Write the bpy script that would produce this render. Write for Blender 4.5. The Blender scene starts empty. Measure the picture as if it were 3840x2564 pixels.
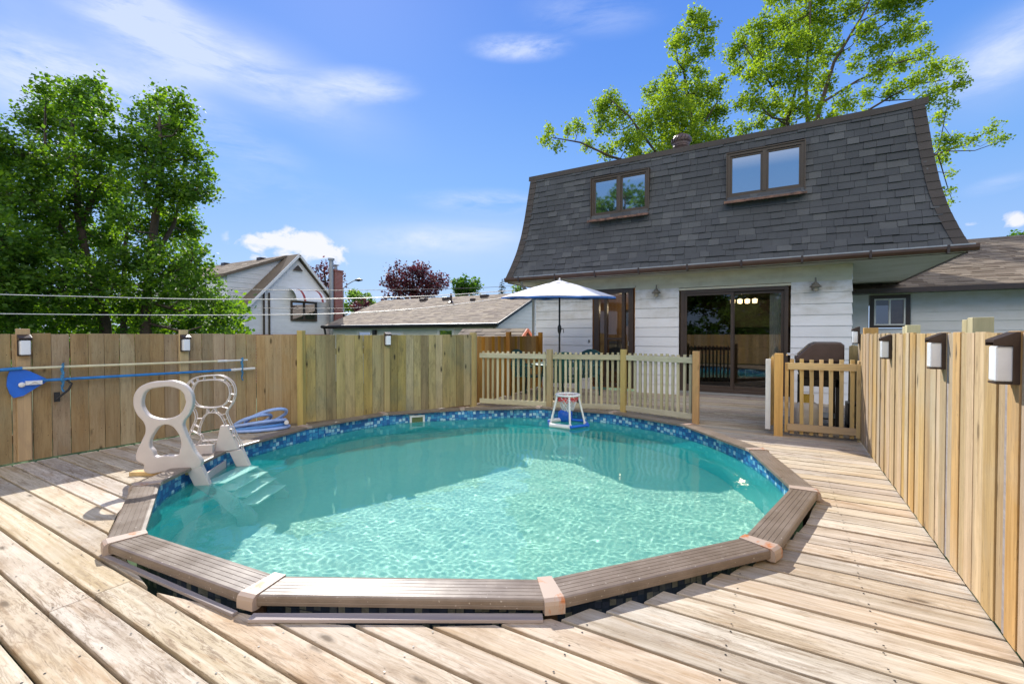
import bpy, math, random
import numpy as np
from mathutils import Vector, Matrix, noise
random.seed(7); np.random.seed(7)
S = bpy.context.scene
COL = S.collection
R_ = math.radians
TH = R_(30.5); HC = 1.3; FP = 1051.8
CT, ST = math.cos(TH), math.sin(TH)

# ------------------------------------------------------------------ camera
cd = bpy.data.cameras.new('camera'); cam = bpy.data.objects.new('camera', cd); COL.objects.link(cam)
cd.sensor_width = 36; cd.lens = 36*1720/3840; cd.clip_start = .02; cd.clip_end = 4000
cam.location = (0, 0, HC); cam.rotation_euler = (R_(90-.9), 0, TH)
S.camera = cam

def P(px, py, d):
    """point at forward depth d on the line of sight of picture point (px, py)"""
    x = (px-1174)/FP*d; z = HC+(767.5-py)/FP*d
    return Vector((x*CT-d*ST, x*ST+d*CT, z))

# ------------------------------------------------------------------ sky and sun
SUN_DIR = Vector((.92, -.745, -1))
ELEV = math.atan2(1, math.hypot(.92, .745)); AZ = math.atan2(-.92, .745)   # azimuth clockwise from +Y
w = bpy.data.worlds.new('World'); S.world = w; w.use_nodes = True
nt = w.node_tree; N = nt.nodes; LK = nt.links
bg = N['Background']; bg.inputs[1].default_value = .1
def nd(t, **k):
    n = N.new(t)
    for a, b in k.items(): setattr(n, a, b)
    return n
def wmath(op, a, b=None, c=None, clamp=False):
    n = nd('ShaderNodeMath', operation=op, use_clamp=clamp)
    for i, q in enumerate((a, b, c)):
        if q is None: continue
        if isinstance(q, (int, float)): n.inputs[i].default_value = q
        else: LK.new(q, n.inputs[i])
    return n.outputs[0]
sk = nd('ShaderNodeTexSky', sky_type='NISHITA', sun_disc=False)
sk.sun_elevation = ELEV; sk.sun_rotation = AZ; sk.air_density = 1; sk.dust_density = .4; sk.ozone_density = 3
tc = nd('ShaderNodeTexCoord'); sp = nd('ShaderNodeSeparateXYZ'); LK.new(tc.outputs['Generated'], sp.inputs[0])
X, Y, Z = sp.outputs
azn = wmath('ADD', wmath('ARCTAN2', X, Y), TH)
eln = wmath('ARCSINE', Z)
rear = wmath('MULTIPLY', wmath('SUBTRACT', wmath('MULTIPLY', wmath('COSINE', azn), -1), .1), 1.4, clamp=True)      # unseen white fill light added to the sky behind the viewer
ramp = nd('ShaderNodeValToRGB'); LK.new(wmath('MULTIPLY', eln, 1/1.2), ramp.inputs[0])
cr = ramp.color_ramp
cr.elements[0].position = 0; cr.elements[0].color = (.40, .56, .88, 1)
cr.elements[1].position = 1; cr.elements[1].color = (.22, .34, .66, 1)
for p_, c_ in ((.10, (.35, .55, .92)), (.25, (.20, .44, .92)), (.42, (.11, .31, .88)), (.56, (.085, .25, .82)), (.75, (.11, .26, .74))):
    e = cr.elements.new(p_); e.color = (*c_, 1)
blue = nd('ShaderNodeMix', data_type='RGBA', blend_type='MIX'); blue.inputs[0].default_value = .84
LK.new(sk.outputs[0], blue.inputs[6])
g10 = nd('ShaderNodeVectorMath', operation='SCALE'); LK.new(ramp.outputs[0], g10.inputs[0]); g10.inputs['Scale'].default_value = 8.2
LK.new(g10.outputs[0], blue.inputs[7])
rear_fill = nd('ShaderNodeMix', data_type='RGBA'); LK.new(wmath('MULTIPLY', rear, wmath('MULTIPLY', wmath('MULTIPLY', wmath('SUBTRACT', eln, .31), 6, clamp=True), wmath('MULTIPLY', wmath('SUBTRACT', 1.1, eln), 2.5, clamp=True))), rear_fill.inputs[0])
LK.new(blue.outputs[2], rear_fill.inputs[6]); rear_fill.inputs[7].default_value = (22, 20.8, 19, 1)
# clouds: soft ellipses in azimuth / elevation broken up by streaky noise
cv = nd('ShaderNodeCombineXYZ'); LK.new(azn, cv.inputs[0]); LK.new(eln, cv.inputs[1])
def cnoise(sx, sy, rot, detail, rough, seed):
    m = nd('ShaderNodeMapping'); LK.new(cv.outputs[0], m.inputs[0])
    m.inputs['Rotation'].default_value = (0, 0, rot); m.inputs['Scale'].default_value = (sx, sy, 1); m.inputs['Location'].default_value = (seed, seed*.7, 0)
    t = nd('ShaderNodeTexNoise'); LK.new(m.outputs[0], t.inputs[0]); t.inputs['Scale'].default_value = 1
    t.inputs['Detail'].default_value = detail; t.inputs['Roughness'].default_value = rough; t.inputs['Distortion'].default_value = .4
    return t.outputs[0]
streak = cnoise(4.2, 17, .34, 11, .68, 3.1)
puff = cnoise(19, 25, 0, 8, .58, 2.2)
def ellipse(px, py, hw, hh, tilt=0):
    az = math.atan((px-1174)/FP); el = math.atan((767.5-py)/FP*math.cos(az))
    kx = 1/(hw/FP*math.cos(az)**2); ky = 1/(hh/FP*math.cos(az))
    dx = wmath('SUBTRACT', azn, az); dy = wmath('SUBTRACT', eln, el)
    if tilt:
        c, s = math.cos(R_(tilt)), math.sin(R_(tilt))
        dx, dy = wmath('ADD', wmath('MULTIPLY', dx, c), wmath('MULTIPLY', dy, s)), wmath('SUBTRACT', wmath('MULTIPLY', dy, c), wmath('MULTIPLY', dx, s))
    a = wmath('MULTIPLY', dx, kx); b = wmath('MULTIPLY', dy, ky)
    e_ = wmath('SUBTRACT', 1, wmath('ADD', wmath('MULTIPLY', a, a), wmath('MULTIPLY', b, b)), clamp=True)
    return wmath('MULTIPLY', e_, e_)
def union(lst):
    o = None
    for px, py, hw, hh, tilt, k in lst:
        e = wmath('MULTIPLY', ellipse(px, py, hw, hh, tilt), k)
        o = e if o is None else wmath('ADD', o, e)
    return o
wisps = union([(330, 60, 260, 120, -25, .9), (120, 190, 330, 110, -8, .9), (560, 160, 380, 80, -14, .8), (830, 205, 170, 45, 5, 1.1),
               (420, 270, 420, 75, -14, .6), (1190, 117, 150, 30, 0, 1.2), (1000, 550, 280, 45, 4, .8), (1120, 465, 220, 35, 0, .7),
               (2290, 130, 240, 90, 22, .8), (2280, 425, 110, 25, 8, .5), (1350, 40, 200, 50, -5, .35), (60, 420, 260, 90, 0, .5), (620, 440, 300, 60, -5, .25)])
soft = wmath('MULTIPLY', wmath('MULTIPLY', wisps, 1.25), wmath('MULTIPLY', wmath('SUBTRACT', streak, .36), 3.6, clamp=True), clamp=True)
cum = union([(600, 553, 95, 34, 0, 1.5), (690, 566, 95, 52, 0, 2.2), (765, 582, 75, 40, 0, 1.6), (588, 590, 40, 30, 0, 1.5), (2325, 505, 60, 30, 0, 1.5), (2225, 515, 50, 16, 0, 1.1)])
hard = wmath('MULTIPLY', wmath('SUBTRACT', wmath('ADD', cum, wmath('MULTIPLY', wmath('SUBTRACT', puff, .5), 5.5)), .62), 1.3, clamp=True)
hard = wmath('MULTIPLY', hard, wmath('MULTIPLY', cum, 3, clamp=True))
haze_n = cnoise(1.6, 5, .25, 7, .55, 7.7)
broad = wmath('MULTIPLY', union([(260, 90, 520, 170, -12, .9), (120, 260, 520, 170, -5, .9), (640, 190, 460, 110, -14, .6), (1050, 560, 520, 90, 3, .5), (2300, 150, 350, 150, 18, .5)]), wmath('MULTIPLY', wmath('SUBTRACT', haze_n, .22), 2.6, clamp=True))
soft = wmath('ADD', wmath('MULTIPLY', soft, .85), wmath('MULTIPLY', broad, .85), clamp=True)
m1 = nd('ShaderNodeMix', data_type='RGBA'); LK.new(wmath('MULTIPLY', soft, .72), m1.inputs[0]); LK.new(rear_fill.outputs[2], m1.inputs[6]); m1.inputs[7].default_value = (6.2, 6.8, 8.5, 1)
m2 = nd('ShaderNodeMix', data_type='RGBA'); LK.new(wmath('MULTIPLY', hard, .8), m2.inputs[0]); LK.new(m1.outputs[2], m2.inputs[6]); m2.inputs[7].default_value = (7.9, 7.7, 7.9, 1)
LK.new(m2.outputs[2], bg.inputs[0])
w.cycles.sampling_method = 'MANUAL'; w.cycles.sample_map_resolution = 1024

L = bpy.data.lights.new('sun', 'SUN'); L.energy = 4.9; L.angle = R_(.53); L.color = (1, .95, .87)
L.cycles.is_caustics_light = True
so = bpy.data.objects.new('sun', L); COL.objects.link(so); so.rotation_euler = SUN_DIR.to_track_quat('-Z', 'Y').to_euler()
S.view_settings.view_transform = 'Standard'; S.view_settings.look = 'None'; S.view_settings.gamma = 1; S.view_settings.exposure = .42
S.cycles.max_bounces = 10; S.cycles.transparent_max_bounces = 24; S.cycles.transmission_bounces = 8
S.cycles.use_denoising = True; S.cycles.caustics_refractive = True; S.cycles.blur_glossy = .5; S.cycles.sample_clamp_indirect = 6

# ------------------------------------------------------------------ mesh helpers
class MB:
    def __init__(s): s.v = []; s.f = []; s.r = []; s.mi = []; s.sm = []
    def add(s, vs, fs, rnd=None, mi=0, smooth=False):
        b = len(s.v); s.v += [tuple(q) for q in vs]
        rr = random.random() if rnd is None else rnd
        for f in fs: s.f.append(tuple(b+i for i in f)); s.r.append(rr); s.mi.append(mi); s.sm.append(smooth)
    def hexa(s, p, rnd=None, mi=0):      # 8 points: bottom 4 ccw, top 4 ccw
        s.add(p, [(3, 2, 1, 0), (4, 5, 6, 7), (0, 1, 5, 4), (1, 2, 6, 5), (2, 3, 7, 6), (3, 0, 4, 7)], rnd, mi)
    def box(s, x0, x1, y0, y1, z0, z1, rnd=None, mi=0):
        s.hexa([(x0, y0, z0), (x1, y0, z0), (x1, y1, z0), (x0, y1, z0), (x0, y0, z1), (x1, y0, z1), (x1, y1, z1), (x0, y1, z1)], rnd, mi)
    def obox(s, c, ax, ay, az, rnd=None, mi=0):
        c, ax, ay, az = Vector(c), Vector(ax)/2, Vector(ay)/2, Vector(az)/2
        s.hexa([c-ax-ay-az, c+ax-ay-az, c+ax+ay-az, c-ax+ay-az, c-ax-ay+az, c+ax-ay+az, c+ax+ay+az, c-ax+ay+az], rnd, mi)
    def beam(s, a, b, w_, h_, rnd=None, mi=0, up=(0, 0, 1)):
        a, b = Vector(a), Vector(b); d = b-a; u = Vector(up); sd = d.cross(u)
        if sd.length < 1e-6: sd = d.cross(Vector((1, 0, 0)))
        sd.normalize(); u2 = sd.cross(d).normalized()
        s.obox((a+b)/2, d, sd*w_, u2*h_, rnd, mi)
    def tube(s, pts, r, n=8, closed=False, rnd=None, mi=0, smooth=True):
        pts = [Vector(p) for p in pts]; m = len(pts)
        rs = r if isinstance(r, (list, tuple)) else [r]*m
        vs = []; ref = None
        for i, p in enumerate(pts):
            a = pts[(i-1) % m] if (closed or i > 0) else p
            b = pts[(i+1) % m] if (closed or i < m-1) else p
            d = (b-a)
            if d.length < 1e-9: d = Vector((0, 0, 1))
            d.normalize()
            if ref is None: ref = Vector((0, 0, 1)) if abs(d.z) < .9 else Vector((1, 0, 0))
            u = (ref-d*ref.dot(d))
            if u.length < 1e-5: u = d.orthogonal()
            u.normalize(); ref = u; v = d.cross(u)
            for k in range(n):
                t = 2*math.pi*k/n; vs.append(p+(u*math.cos(t)+v*math.sin(t))*rs[i])
        fs = []
        for i in range(m if closed else m-1):
            j = (i+1) % m
            for k in range(n): fs.append((i*n+k, i*n+(k+1) % n, j*n+(k+1) % n, j*n+k))
        s.add(vs, fs, rnd, mi, smooth)
        if not closed:
            s.add(vs[:n], [tuple(range(n-1, -1, -1))], rnd, mi); s.add(vs[-n:], [tuple(range(n))], rnd, mi)
    def lathe(s, prof, c=(0, 0, 0), n=24, rnd=None, mi=0, smooth=True, a0=0, a1=2*math.pi):
        c = Vector(c); full = abs(a1-a0-2*math.pi) < 1e-6; m = n if full else n+1
        vs = [c+Vector((r*math.cos(a0+(a1-a0)*k/n), r*math.sin(a0+(a1-a0)*k/n), z)) for r, z in prof for k in range(m)]
        fs = []
        for i in range(len(prof)-1):
            for k in range(n): fs.append((i*m+k, i*m+(k+1) % m, (i+1)*m+(k+1) % m, (i+1)*m+k))
        s.add(vs, fs, rnd, mi, smooth)
    def prism(s, poly, o, u, v, t, rnd=None, mi=0):      # convex-ish polygon in plane (u, v) from o, extruded by vector t
        o, u, v, t = Vector(o), Vector(u), Vector(v), Vector(t); n = len(poly)
        a = [o+u*x+v*y for x, y in poly]; b = [p+t for p in a]
        s.add(a+b, [tuple(range(n-1, -1, -1)), tuple(range(n, 2*n))]+[(i, (i+1) % n, n+(i+1) % n, n+i) for i in range(n)], rnd, mi)
    def quad(s, a, b, c, d, rnd=None, mi=0): s.add([a, b, c, d], [(0, 1, 2, 3)], rnd, mi)
    def build(s, name, mats, parent=None, bevel=0, local=False):
        me = bpy.data.meshes.new(name)
        vs = s.v
        if parent is not None and not local:
            inv = WM[parent].inverted(); vs = [inv @ Vector(q) for q in vs]
        me.from_pydata([tuple(q) for q in vs], [], s.f)
        if not isinstance(mats, (list, tuple)): mats = [mats]
        for m_ in mats: me.materials.append(m_)
        me.polygons.foreach_set('material_index', s.mi); me.polygons.foreach_set('use_smooth', s.sm)
        at = me.attributes.new('rnd', 'FLOAT', 'FACE'); at.data.foreach_set('value', s.r)
        me.update()
        o = bpy.data.objects.new(name, me); COL.objects.link(o)
        if parent is not None: o.parent = parent; WM[o] = WM[parent].copy()
        else: WM[o] = Matrix()
        if bevel:
            b = o.modifiers.new('bevel', 'BEVEL'); b.width = bevel; b.segments = 2; b.limit_method = 'ANGLE'; b.angle_limit = R_(50)
        return o
WM = {}
def tag(o, label=None, cat=None, group=None, kind=None):
    for k, q in (('label', label), ('category', cat), ('group', group), ('kind', kind)):
        if q: o[k] = q
    return o
def thing(name, label, cat, loc=(0, 0, 0), rz=0, group=None):
    o = bpy.data.objects.new(name, None); COL.objects.link(o); o.empty_display_size = .1
    o.location = loc; o.rotation_euler = (0, 0, rz)
    WM[o] = Matrix.Translation(Vector(loc)) @ Matrix.Rotation(rz, 4, 'Z')
    return tag(o, label, cat, group)
def copy_tree(o, parent=None):
    c = o.copy(); COL.objects.link(c)
    if parent is not None: c.parent = parent
    for ch in list(o.children): copy_tree(ch, c)
    return c

# ------------------------------------------------------------------ material helpers
class MT:
    def __init__(s, name):
        s.m = bpy.data.materials.new(name); s.m.use_nodes = True; s.nt = s.m.node_tree; s.N = s.nt.nodes; s.L = s.nt.links
        s.p = s.N['Principled BSDF']; s.tc = None
    def n(s, t, **k):
        q = s.N.new(t)
        for a, b in k.items(): setattr(q, a, b)
        return q
    def setin(s, sock, v):
        if isinstance(v, bpy.types.NodeSocket): s.L.new(v, sock)
        elif isinstance(v, (tuple, list)) and len(v) == 3 and sock.type == 'RGBA': sock.default_value = (*v, 1)
        else: sock.default_value = v
    def obj(s):
        if s.tc is None: s.tc = s.n('ShaderNodeTexCoord')
        return s.tc.outputs['Object']
    def attr(s, name='rnd'):
        a = s.n('ShaderNodeAttribute'); a.attribute_name = name; return a.outputs['Fac']
    def math(s, op, a, b=0.0, clamp=False):
        q = s.n('ShaderNodeMath', operation=op, use_clamp=clamp); s.setin(q.inputs[0], a); s.setin(q.inputs[1], b); return q.outputs[0]
    def coord(s, scale=(1, 1, 1), jitter=0, rot=(0, 0, 0)):
        c = s.obj()
        if jitter:
            r = s.attr(); cx = s.n('ShaderNodeCombineXYZ')
            for i, k in enumerate((37.1, 17.3, 53.7)): s.setin(cx.inputs[i], s.math('MULTIPLY', r, k*jitter))
            ad = s.n('ShaderNodeVectorMath', operation='ADD'); s.L.new(c, ad.inputs[0]); s.L.new(cx.outputs[0], ad.inputs[1]); c = ad.outputs[0]
        mp = s.n('ShaderNodeMapping'); s.L.new(c, mp.inputs[0]); mp.inputs['Scale'].default_value = scale; mp.inputs['Rotation'].default_value = rot
        return mp.outputs[0]
    def noise(s, vec, scale=1, detail=5, rough=.55, dist=0):
        t = s.n('ShaderNodeTexNoise'); s.L.new(vec, t.inputs[0]); t.inputs['Scale'].default_value = scale; t.inputs['Detail'].default_value = detail
        t.inputs['Roughness'].default_value = rough; t.inputs['Distortion'].default_value = dist; return t.outputs[0]
    def voro(s, vec, scale=1, feature='F1', out='Distance', rand=1):
        t = s.n('ShaderNodeTexVoronoi', feature=feature); s.L.new(vec, t.inputs[0]); t.inputs['Scale'].default_value = scale; t.inputs['Randomness'].default_value = rand; return t.outputs[out]
    def ramp(s, f, stops):
        r = s.n('ShaderNodeValToRGB'); s.L.new(f, r.inputs[0]); c = r.color_ramp
        while len(c.elements) < len(stops): c.elements.new(.5)
        for e, (p_, col) in zip(c.elements, stops): e.position = p_; e.color = (*col, 1) if len(col) == 3 else col
        return r.outputs[0]
    def rng(s, f, a, b, c=0.0, d=1.0):
        r = s.n('ShaderNodeMapRange'); s.setin(r.inputs[0], f)
        for i, q in enumerate((a, b, c, d)): r.inputs[i+1].default_value = q
        return r.outputs[0]
    def mix(s, f, a, b, mode='MIX'):
        m_ = s.n('ShaderNodeMix', data_type='RGBA', blend_type=mode); s.setin(m_.inputs[0], f); s.setin(m_.inputs[6], a); s.setin(m_.inputs[7], b); return m_.outputs[2]
    def hsv(s, col, h=.5, sat=1.0, val=1.0):
        q = s.n('ShaderNodeHueSaturation'); s.setin(q.inputs['Hue'], h); s.setin(q.inputs['Saturation'], sat); s.setin(q.inputs['Value'], val); s.setin(q.inputs['Color'], col); return q.outputs[0]
    def bump(s, h, strength=.3, dist=.01):
        b = s.n('ShaderNodeBump'); s.setin(b.inputs['Height'], h); b.inputs['Strength'].default_value = strength; b.inputs['Distance'].default_value = dist
        s.L.new(b.outputs[0], s.p.inputs['Normal'])
    def out(s, col=None, rough=None, metal=None, spec=None):
        if col is not None: s.setin(s.p.inputs['Base Color'], col)
        if rough is not None: s.setin(s.p.inputs['Roughness'], rough)
        if metal is not None: s.p.inputs['Metallic'].default_value = metal
        if spec is not None: s.p.inputs['Specular IOR Level'].default_value = spec
        return s.m
def plain(name, col, rough=.55, var=.12, metal=0, spec=None, bumpy=0):
    t = MT(name); n_ = t.noise(t.coord((1, 1, 1)), 9, 6, .6)
    c = t.hsv(col, .5, 1, t.rng(n_, .3, .7, 1-var, 1+var))
    if bumpy: t.bump(t.noise(t.coord(), 120, 3), bumpy, .003)
    return t.out(c, t.rng(n_, .3, .7, max(0, rough-.08), min(1, rough+.08)), metal, spec)

def wood(name, axis, c1, c2, c3, knots=.6, speck=0, grain=1.0, val=(.82, 1.15), sat=(.85, 1.15), rough=.75, c4=None, lum=None):
    """c1 light, c2 grain, c3 stain; axis = grain direction in object space"""
    t = MT(name)
    long_, across = .55, 16*grain
    sc = [across]*3; sc[axis] = long_
    g = t.noise(t.coord(sc, 1), 1.6, 7, .62, .6)
    col = t.mix(t.rng(g, .36, .66), c1, c2)
    sc2 = [22*grain]*3; sc2[axis] = .9
    fine = t.noise(t.coord(sc2, 1), 4, 4, .7)
    col = t.mix(t.rng(fine, .50, .70, 0, .75), col, c2)
    sc3 = [4.5]*3; sc3[axis] = 1.3
    st = t.noise(t.coord(sc3, 1), 1.3, 6, .65, .5)
    col = t.mix(t.rng(st, .5, .72, 0, .75), col, c3)
    if c4:
        sb = t.noise(t.coord([1.1]*3), 1.1, 4, .6)
        col = t.mix(t.rng(sb, .48, .66, 0, .7), col, c4)
    r = t.attr(); r2 = t.math('FRACT', t.math('MULTIPLY', r, 7.31)); r3 = t.math('FRACT', t.math('MULTIPLY', r, 23.7))
    col = t.hsv(col, t.rng(r3, 0, 1, .492, .508), t.rng(r2, 0, 1, *sat), t.rng(r, 0, 1, *val))
    h = g
    if knots:
        sk_ = [6.5]*3; sk_[axis] = 2.2
        v = t.voro(t.coord(sk_, 1), 1.0)
        kn = t.rng(t.math('ADD', v, t.math('MULTIPLY', t.noise(t.coord([30]*3), 1, 3), .08)), .10, .17, knots, 0)
        rr = t.math('SINE', t.math('MULTIPLY', v, 60)); ring = t.math('MULTIPLY', t.rng(v, .1, .45, .35, 0), t.rng(rr, .2, 1))
        col = t.mix(t.math('MULTIPLY', ring, knots), col, c3); col = t.mix(kn, col, tuple(q*.28 for q in c3))
    if speck:
        n1 = t.noise(t.coord([.9 if i == axis else 1.6 for i in range(3)], .3), 1.3, 5, .65); n2 = t.noise(t.coord([11 if i == axis else 34 for i in range(3)]), 1, 8, .78, 1.2)
        sp_ = t.math('MULTIPLY', t.rng(n2, .53, .62, 0, .7), t.rng(n1, .48, .68))
        col = t.mix(t.math('MULTIPLY', sp_, speck), col, tuple(q*.55 for q in c3))
        n3 = t.noise(t.coord([1.4 if i == axis else 9 for i in range(3)], 1), 1, 6, .6, 1.5)
        col = t.mix(t.rng(n3, .54, .70, 0, .6), col, (c3[0]*1.25, c3[1]*1.15, c3[2]))
        n4 = t.noise(t.coord([.45, .7, .5]), 1.2, 3, .5); n5 = t.noise(t.coord([5.5 if i == axis else 44 for i in range(3)], 1), 1, 9, .82, 1.0)
        col = t.mix(t.math('MULTIPLY', t.rng(n5, .50, .57), t.rng(n4, .44, .62, 0, speck*.85)), col, (c3[0]*.62, c3[1]*.6, c3[2]*.6))
        sc5 = [30]*3; sc5[axis] = 1.2
        cr_ = t.noise(t.coord(sc5, 1), 1, 3, .5, .8)
        col = t.mix(t.math('MULTIPLY', t.rng(t.math('ABSOLUTE', t.math('SUBTRACT', cr_, .5)), 0, .006, .75, 0), t.rng(st, .42, .56)), col, tuple(q*.25 for q in c3))
    t.bump(t.math('ADD', g, fine), .35, .004)
    return t.out(col, rough, spec=.25)

M = {}
M['deck'] = wood('weathered_deck_wood', 0, (.65, .56, .44), (.41, .32, .21), (.27, .18, .10), .75, .9, 1.0, (.84, 1.1), (.75, 1.2), c4=(.50, .43, .345))
M['deck_far'] = M['deck']
M['trim'] = wood('grey_trim_wood', 0, (.40, .35, .33), (.29, .25, .24), (.28, .22, .18), .3, 0, 1)
M['fence_l'] = wood('brown_fence_wood', 2, (.44, .325, .165), (.33, .23, .11), (.25, .17, .08), .9, .35, .7, (.82, 1.2), (.8, 1.1), c4=(.35, .29, .165))
M['fence_g'] = wood('green_brown_fence_wood', 2, (.42, .33, .15), (.29, .235, .105), (.15, .13, .07), 1, .5, .7, (.72, 1.3), (.75, 1.2), c4=(.22, .22, .135))
M['fence_o'] = wood('amber_fence_wood', 2, (.50, .27, .07), (.38, .19, .045), (.28, .14, .035), .4, 0, .8, (.85, 1.15))
M['fence_r'] = wood('honey_fence_wood', 2, (.56, .385, .18), (.38, .245, .10), (.31, .22, .12), .9, .35, .8, (.80, 1.1), (.65, 1.15), c4=(.45, .36, .235))
M['picket'] = wood('pressure_treated_picket_wood', 2, (.56, .50, .31), (.46, .42, .26), (.38, .32, .18), .4, 0, .8, (.8, 1.2))
M['picket_x'] = wood('pressure_treated_rail_wood', 0, (.55, .51, .35), (.46, .43, .28), (.38, .33, .22), .5, 0, .8, (.85, 1.15))
M['post'] = wood('amber_post_wood', 2, (.68, .39, .11), (.55, .30, .08), (.40, .25, .08), .5, 0, .8, (.85, 1.1))
M['post_g'] = wood('green_post_wood', 2, (.50, .39, .17), (.38, .30, .13), (.30, .27, .11), .5, 0, .8, (.85, 1.1))
M['gate'] = wood('gate_wood', 2, (.66, .47, .22), (.54, .38, .18), (.42, .30, .16), .4, 0, .8, (.85, 1.15))
M['gate_x'] = wood('gate_rail_wood', 0, (.64, .46, .22), (.54, .38, .18), (.38, .30, .17), .5, 0, .8, (.85, 1.1))
M['plank'] = wood('old_plank_wood', 2, (.34, .26, .14), (.24, .19, .1), (.16, .12, .06), .3)

def rail_mat():
    t = MT('taupe_rail_vinyl'); n_ = t.noise(t.coord(), 5, 6, .65); n2 = t.noise(t.coord(), 60, 3)
    c = t.mix(t.rng(n_, .35, .7), (.165, .125, .093), (.235, .185, .145)); c = t.mix(t.rng(n2, .66, .74, 0, .5), c, (.75, .7, .62))
    return t.out(c, t.rng(n_, .3, .7, .26, .40))
M['rail'] = rail_mat()
def rust_mat():
    t = MT('rusty_beige_cap'); n_ = t.noise(t.coord(), 9, 6, .6, .4)
    c = t.mix(t.rng(n_, .56, .64), (.44, .34, .27), (.46, .16, .05)); return t.out(c, .5)
M['cap'] = rust_mat()
def mosaic(name, cols, cell, ang=False, base=(.02, .12, .35)):
    """tile pattern on the cylinder wall: u = angle * radius, v = z"""
    t = MT(name); o = t.obj(); s_ = t.n('ShaderNodeSeparateXYZ'); t.L.new(o, s_.inputs[0])
    a = t.math('ARCTAN2', s_.outputs[1], s_.outputs[0]); u = t.math('MULTIPLY', a, 2.66/cell); v = t.math('MULTIPLY', s_.outputs[2], 1/cell)
    cx = t.n('ShaderNodeCombineXYZ'); t.L.new(u, cx.inputs[0]); t.L.new(v, cx.inputs[1])
    v1 = t.n('ShaderNodeTexVoronoi', feature='F1', distance='CHEBYCHEV'); t.L.new(cx.outputs[0], v1.inputs[0]); v1.inputs['Scale'].default_value = 1; v1.inputs['Randomness'].default_value = .35
    sc_ = t.n('ShaderNodeSeparateColor'); t.L.new(v1.outputs['Color'], sc_.inputs[0])
    c = t.ramp(sc_.outputs[0], [(i/len(cols), q) for i, q in enumerate(cols)])
    t.N[-1] if False else None
    for n_ in t.N:
        if n_.type == 'VALTORGB': n_.color_ramp.interpolation = 'CONSTANT'
    edge = t.rng(v1.outputs['Distance'], .40, .47)
    c = t.mix(edge, c, base)
    n2 = t.noise(cx.outputs[0], 2.2, 4, .6); c = t.hsv(c, .5, 1, t.rng(n2, .3, .7, .75, 1.25))
    return t, c, s_
t, c, s_ = mosaic('pool_liner', [(.03, .20, .42), (.02, .13, .34), (.05, .30, .50), (.34, .58, .68), (.03, .22, .46), (.02, .11, .30), (.16, .44, .60), (.04, .26, .48), (.40, .62, .70)], .05)
band = t.rng(t.math('ADD', s_.outputs[2], t.math('MULTIPLY', t.noise(t.coord(), 14, 3), .03)), -.17, -.145)
n_ = t.noise(t.coord((1, 1, 2)), 3, 5)
plainc = t.mix(t.rng(n_, .35, .65), (.12, .50, .50), (.17, .58, .56))
M['liner'] = t.out(t.mix(band, plainc, c), .4)
t, c, s_ = mosaic('navy_tile_print', [(.03, .045, .10), (.07, .08, .13), (.05, .06, .12), (.22, .21, .20), (.04, .05, .11), (.12, .13, .17), (.03, .04, .09), (.26, .25, .24)], .04, base=(.02, .03, .07))
M['outliner'] = t.out(c, .5)
t = MT('pool_floor_liner'); n_ = t.noise(t.coord(), 1.2, 5); n2 = t.noise(t.coord(), 22, 4)
M['floor'] = t.out(t.mix(t.rng(n2, .4, .6, 0, .35), t.mix(t.rng(n_, .35, .65), (.56, .60, .46), (.64, .66, .50)), (.46, .54, .44)), .6)
M['dark'] = plain('dark_brown_metal', (.045, .028, .022), .35)
M['brown'] = plain('brown_aluminium', (.085, .045, .03), .4)
M['brown2'] = plain('bronze_window_frame', (.065, .043, .026), .4)
M['doorframe'] = plain('dark_brown_door_frame', (.055, .036, .027), .4)
M['plastic'] = plain('beige_ladder_plastic', (.56, .50, .47), .42, .06, bumpy=.05)
M['steps'] = plain('pale_step_plastic', (.86, .84, .74), .45, .06)
M['white'] = plain('white_vinyl', (.78, .77, .74), .4, .06)
M['whitelens'] = plain('milky_lens', (.80, .83, .86), .2, .05)
M['blue'] = plain('blue_plastic', (.015, .14, .62), .35)
M['bluepole'] = plain('scuffed_blue_pole', (.03, .20, .50), .35, .35)
M['rope'] = plain('blue_cord', (.05, .22, .42), .7, .3)
M['strap'] = plain('black_strap', (.02, .02, .02), .7)
M['yellow'] = plain('pale_yellow_pole', (.72, .66, .42), .35, .12)
M['hoselite'] = plain('pale_blue_hose', (.33, .47, .78), .4, .15)
M['hosedark'] = plain('mid_blue_hose', (.10, .27, .60), .4, .15)
M['black'] = plain('black_metal', (.015, .015, .015), .4)
M['green_p'] = plain('dark_green_resin', (.015, .085, .075), .4)
M['canopy'] = plain('pale_grey_canvas', (.62, .63, .70), .8, .06)
M['canopyblue'] = plain('blue_canvas', (.05, .17, .52), .8, .1)
M['net_r'] = plain('red_net', (.80, .08, .08), .8)
M['chrome'] = plain('chrome', (.7, .7, .72), .18, .05, 1)
M['pewter'] = plain('pewter_lantern', (.16, .15, .13), .45)
M['rustbrown'] = plain('brown_turbine_metal', (.13, .085, .075), .45, .3)
M['grill'] = plain('brown_grill_enamel', (.075, .048, .042), .38, .15)
M['tank'] = plain('cream_tank_paint', (.72, .66, .56), .4, .12)
M['tankyellow'] = plain('yellow_collar', (.62, .42, .06), .5, .1)
M['copper'] = plain('peeling_copper_flashing', (.17, .085, .055), .5, .9)
M['curtain'] = plain('sheer_curtain', (.85, .85, .80), .9, .1)
M['red'] = plain('red_cloth', (.55, .02, .03), .8)
M['interior'] = plain('interior_wall', (.12, .10, .08), .8, .2)
M['interior_w'] = wood('interior_wood_panel', 2, (.42, .25, .11), (.34, .20, .09), (.25, .14, .06), .4)
M['bark'] = plain('tree_bark', (.085, .06, .045), .9, .4, bumpy=.6)
M['concrete'] = plain('concrete', (.35, .34, .32), .8)
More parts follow.
